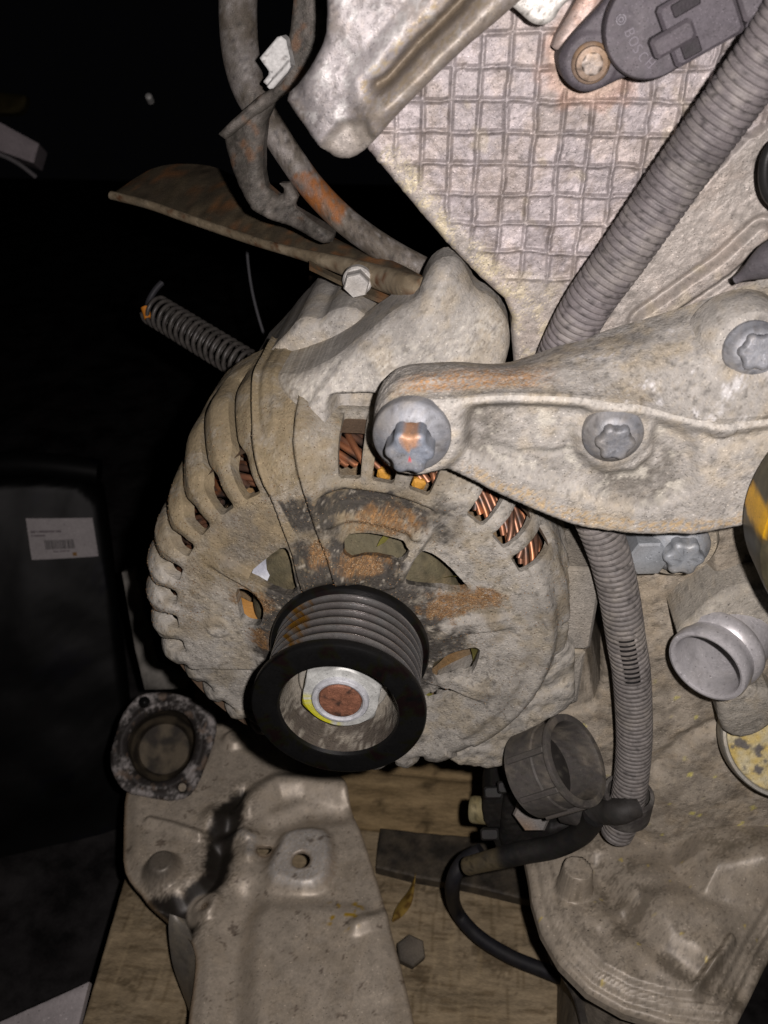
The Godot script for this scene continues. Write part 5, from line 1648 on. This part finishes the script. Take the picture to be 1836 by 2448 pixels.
func surroundings() -> void:
	var g := Geo.new()
	block(g, Transform3D.IDENTITY, Vector3(-3000, -440, -3000), Vector3(1500, -420, 900), func(_p): return Color(.03, .029, .028), 1.0)
	var fl := obj("floor", g, M.soft, self)
	fl.set_meta("kind", "structure")
	tag(fl, "dark concrete floor under the pallet", "floor")
	# black plastic crate with a paper label
	var t := thing("black_crate", "black plastic crate in the dark at the left, bearing a white barcode label", "crate")
	var fr := Transform3D(Vector3(0.9092,0.0000,-0.4163), Vector3(-0.1740,0.9085,-0.3800), Vector3(0.3782,0.4180,0.8260), Vector3(-281.2,-184.0,-357.1))
	var bk := func(p: Vector3) -> Color: return Color(.003, .003, .0033) * (1.0 + .7 * n3(p, .012))
	g = Geo.new()
	slab(g, fr, chaikin(v2([-77.2,59.5,-16.8,53.0,36.7,40.1,34.6,-22.5,28.5,-102.2,20.9,-226.5,-12.5,-303.3,-64.3,-396.1,-194.4,-389.4]), 1), [], 4.0, func(p, _m): return -1.0 + 5.0 * n2(p, .006) - 3.0 * sst(60, 70, p.y) + .3 * n2(p, .1), func(_p, _m, w): return bk.call(w), -190.0, 8.0)
	obj("side_wall", g, M.plastic, t)
	g = Geo.new()
	tube(g, v3([-383.4,-138.0,-382.9,-315.3,-136.6,-391.0,-258.2,-144.7,-398.0]), 6.0, 16, func(_s, _a): return 11.0, func(_s, _a, p): return bk.call(p))
	obj("lip", g, M.plastic, t)
	var lab := Node3D.new()
	lab.name = "label"
	lab.set_meta("label", "white paper label with a barcode")
	t.add_child(lab, true)
	g = Geo.new()
	var q := v2([-24.0,20.7,26.0,12.0,24.9,-20.2,-25.8,-13.3])
	var gl := func(u: float, v: float, w: float) -> Vector3:
		var p := q[3].lerp(q[2], u).lerp(q[0].lerp(q[1], u), v)
		return fr * Vector3(p.x, p.y, w)
	for i in 12:
		for j in 8:
			var c := Color(.33, .305, .305)
			var h := func(u: float) -> float: return 6.0 + 1.4 * sin(u * PI)
			g.quad(g.pt(gl.call(i / 12.0, j / 8.0, h.call(i / 12.0)), c), g.pt(gl.call(i / 12.0, (j + 1) / 8.0, h.call(i / 12.0)), c), g.pt(gl.call((i + 1) / 12.0, (j + 1) / 8.0, h.call((i + 1) / 12.0)), c), g.pt(gl.call((i + 1) / 12.0, j / 8.0, h.call((i + 1) / 12.0)), c))
	obj("paper", g, M.paper, lab)
	g = Geo.new()
	var ink := func(u0: float, u1: float, v0: float, v1: float, c: Color) -> void:
		g.quad(g.pt(gl.call(u0, v0, 8.0), c), g.pt(gl.call(u0, v1, 8.0), c), g.pt(gl.call(u1, v1, 8.0), c), g.pt(gl.call(u1, v0, 8.0), c))
	var u := .23
	while u < .65:
		var w := rng.randf_range(.006, .016)
		ink.call(u, u + w, .24, .47, Color(.02, .02, .02))
		u += w + rng.randf_range(.006, .018)
	for line in [[.05, .5, .655, .705], [.05, .24, .565, .605], [.34, .58, .165, .2]]:
		u = line[0]
		while u < line[1]:
			var w := rng.randf_range(.012, .024)
			ink.call(u, u + w, line[2], line[3], Color(.1, .08, .09))
			u += w + (.02 if rng.randf() < .2 else .006)
	ink.call(.62, .68, .05, .14, Color(.2, .1, .02))
	obj("print", g, M.paper, lab)
	# pale things that the flash just reaches
	t = thing("pale_box", "pale lilac box corner at the left edge, upper dark background", "box")
	var pf := Transform3D(Vector3(0.9487,0.0000,-0.3162), Vector3(-0.0953,0.9535,-0.2860), Vector3(0.3015,0.3015,0.9045), Vector3(-436.3,57.5,-731.8))
	g = Geo.new()
	slab(g, pf, v2([-52.6,36.6,-14.7,21.2,20.3,-0.7,11.6,-19.7,-19.6,-6.6,-57.3,11.0]), [], 4.0, func(_p, _m): return 0.0, func(_p, _m, _w): return Color(.46, .4, .42), -60.0, 2.0)
	obj("box_side", g, M.paper, t)
	t = thing("chrome_strip", "thin chrome strip below the pale lilac box corner", "strip")
	g = Geo.new()
	tube(g, v3([-484.9,54.2,-725.4,-452.6,48.4,-718.7,-430.1,41.1,-710.2,-409.7,31.0,-699.7]), 3.0, 10, func(_s, _a): return 2.2, func(_s, _a, _p): return Color(.4, .38, .39))
	obj("strip_bar", g, M.zinc, t)
	t = thing("olive_rag", "dim olive brown rag at the left edge above the pale box", "rag")
	var rf := Transform3D(Vector3(0.9776,0.0000,-0.2102), Vector3(-0.0632,0.9537,-0.2940), Vector3(0.2005,0.3008,0.9324), Vector3(-501.6,83.6,-860.8))
	g = Geo.new()
	slab(g, rf, chaikin(v2([-55.4,11.6,11.7,8.8,20.7,5.7,13.1,-11.2,-2.0,-14.0,-58.8,-10.1]), 1), [], 4.0, func(p, _m): return 6.0 * n2(p, .02), func(_p, _m, _w): return Color(.045, .036, .016), -20.0, 4.0)
	obj("cloth", g, M.soft, t)
	t = thing("white_board", "pale sheet edge lying at the bottom left corner", "board")
	var wf := Transform3D(Vector3(1.0000,-0.0000,0.0000), Vector3(0.0000,0.3011,-0.9536), Vector3(0.0000,0.9536,0.3011), Vector3(-177.3,-279.4,-34.1))
	g = Geo.new()
	slab(g, wf, v2([-34.7,-12.5,-21.8,-5.3,0.4,6.4,21.2,17.7,22.4,-20.0,-27.4,-30.2]), [], 3.0, func(_p, _m): return 0.0, func(_p, _m, w): return Color(.36, .33, .33) * (1.0 + .3 * n3(w, .02)), -6.0, 1.0)
	obj("sheet", g, M.paper, t)
	t = thing("grey_post", "narrow dull grey post standing between the black crate and the alternator", "post")
	var gf := Transform3D(Vector3(0.9762,0.0000,-0.2169), Vector3(-0.0863,0.9174,-0.3885), Vector3(0.1990,0.3980,0.8955), Vector3(-186.8,-196.7,-262.7))
	g = Geo.new()
	slab(g, gf, v2([-8.4,42.8,0.9,44.8,4.6,6.6,9.2,-28.9,32.9,-41.9,28.9,-48.6,-0.4,-46.5,-4.6,-13.6]), [], 2.5, func(_p, _m): return 0.0, func(_p, _m, w): return Color(.2, .19, .17) * (1.0 + .4 * n3(w, .05)), -12.0, 2.0)
	obj("post_side", g, M.soft, t)
	t = thing("thin_wire", "thin grey wire hanging down behind the rusty stamped plate", "wire")
	g = Geo.new()
	tube(g, v3([-97.2,71.6,-320.5,-95.3,57.2,-311.6,-92.0,42.8,-302.9,-87.0,28.5,-294.3,-81.2,15.3,-286.6]), 3.0, 8, func(_s, _a): return .9, func(_s, _a, _p): return Color(.07, .07, .075))
	obj("strand", g, M.hose, t)
	t = thing("bright_stud", "tiny shiny stud glinting in the dark above the stamped plate", "stud")
	g = Geo.new()
	lathe(g, frame(Vector3(-190.2,134.4,-446.4), Vector3(0.1028,0.5465,0.8311)), v2([2.6, -6, 2.6, 0, 2.2, .8, 1.2, 1.3, .02, 1.5]), 20, func(_q, _p): return Color(.3, .3, .29))
	obj("stud_head", g, M.zinc, t)
	t = thing("brown_carton", "dim brown carton behind the alternator under the stamped plate", "carton")
	g = Geo.new()
	var cf := Transform3D(Vector3(1.0000,-0.0000,0.0000), Vector3(0.0000,0.9536,-0.3011), Vector3(0.0000,0.3011,0.9536), Vector3(-48.3,25.3,-343.1))
	slab(g, cf, v2([-16.1,17.2,24.1,15.3,54.7,4.4,55.9,-31.2,-18.4,-15.4]), [], 3.0, func(_p, _m): return 0.0, func(_p, _m, w): return Color(.07, .05, .035) * (1.0 + .4 * n3(w, .05)), -40.0, 2.0)
	obj("carton_side", g, M.soft, t)
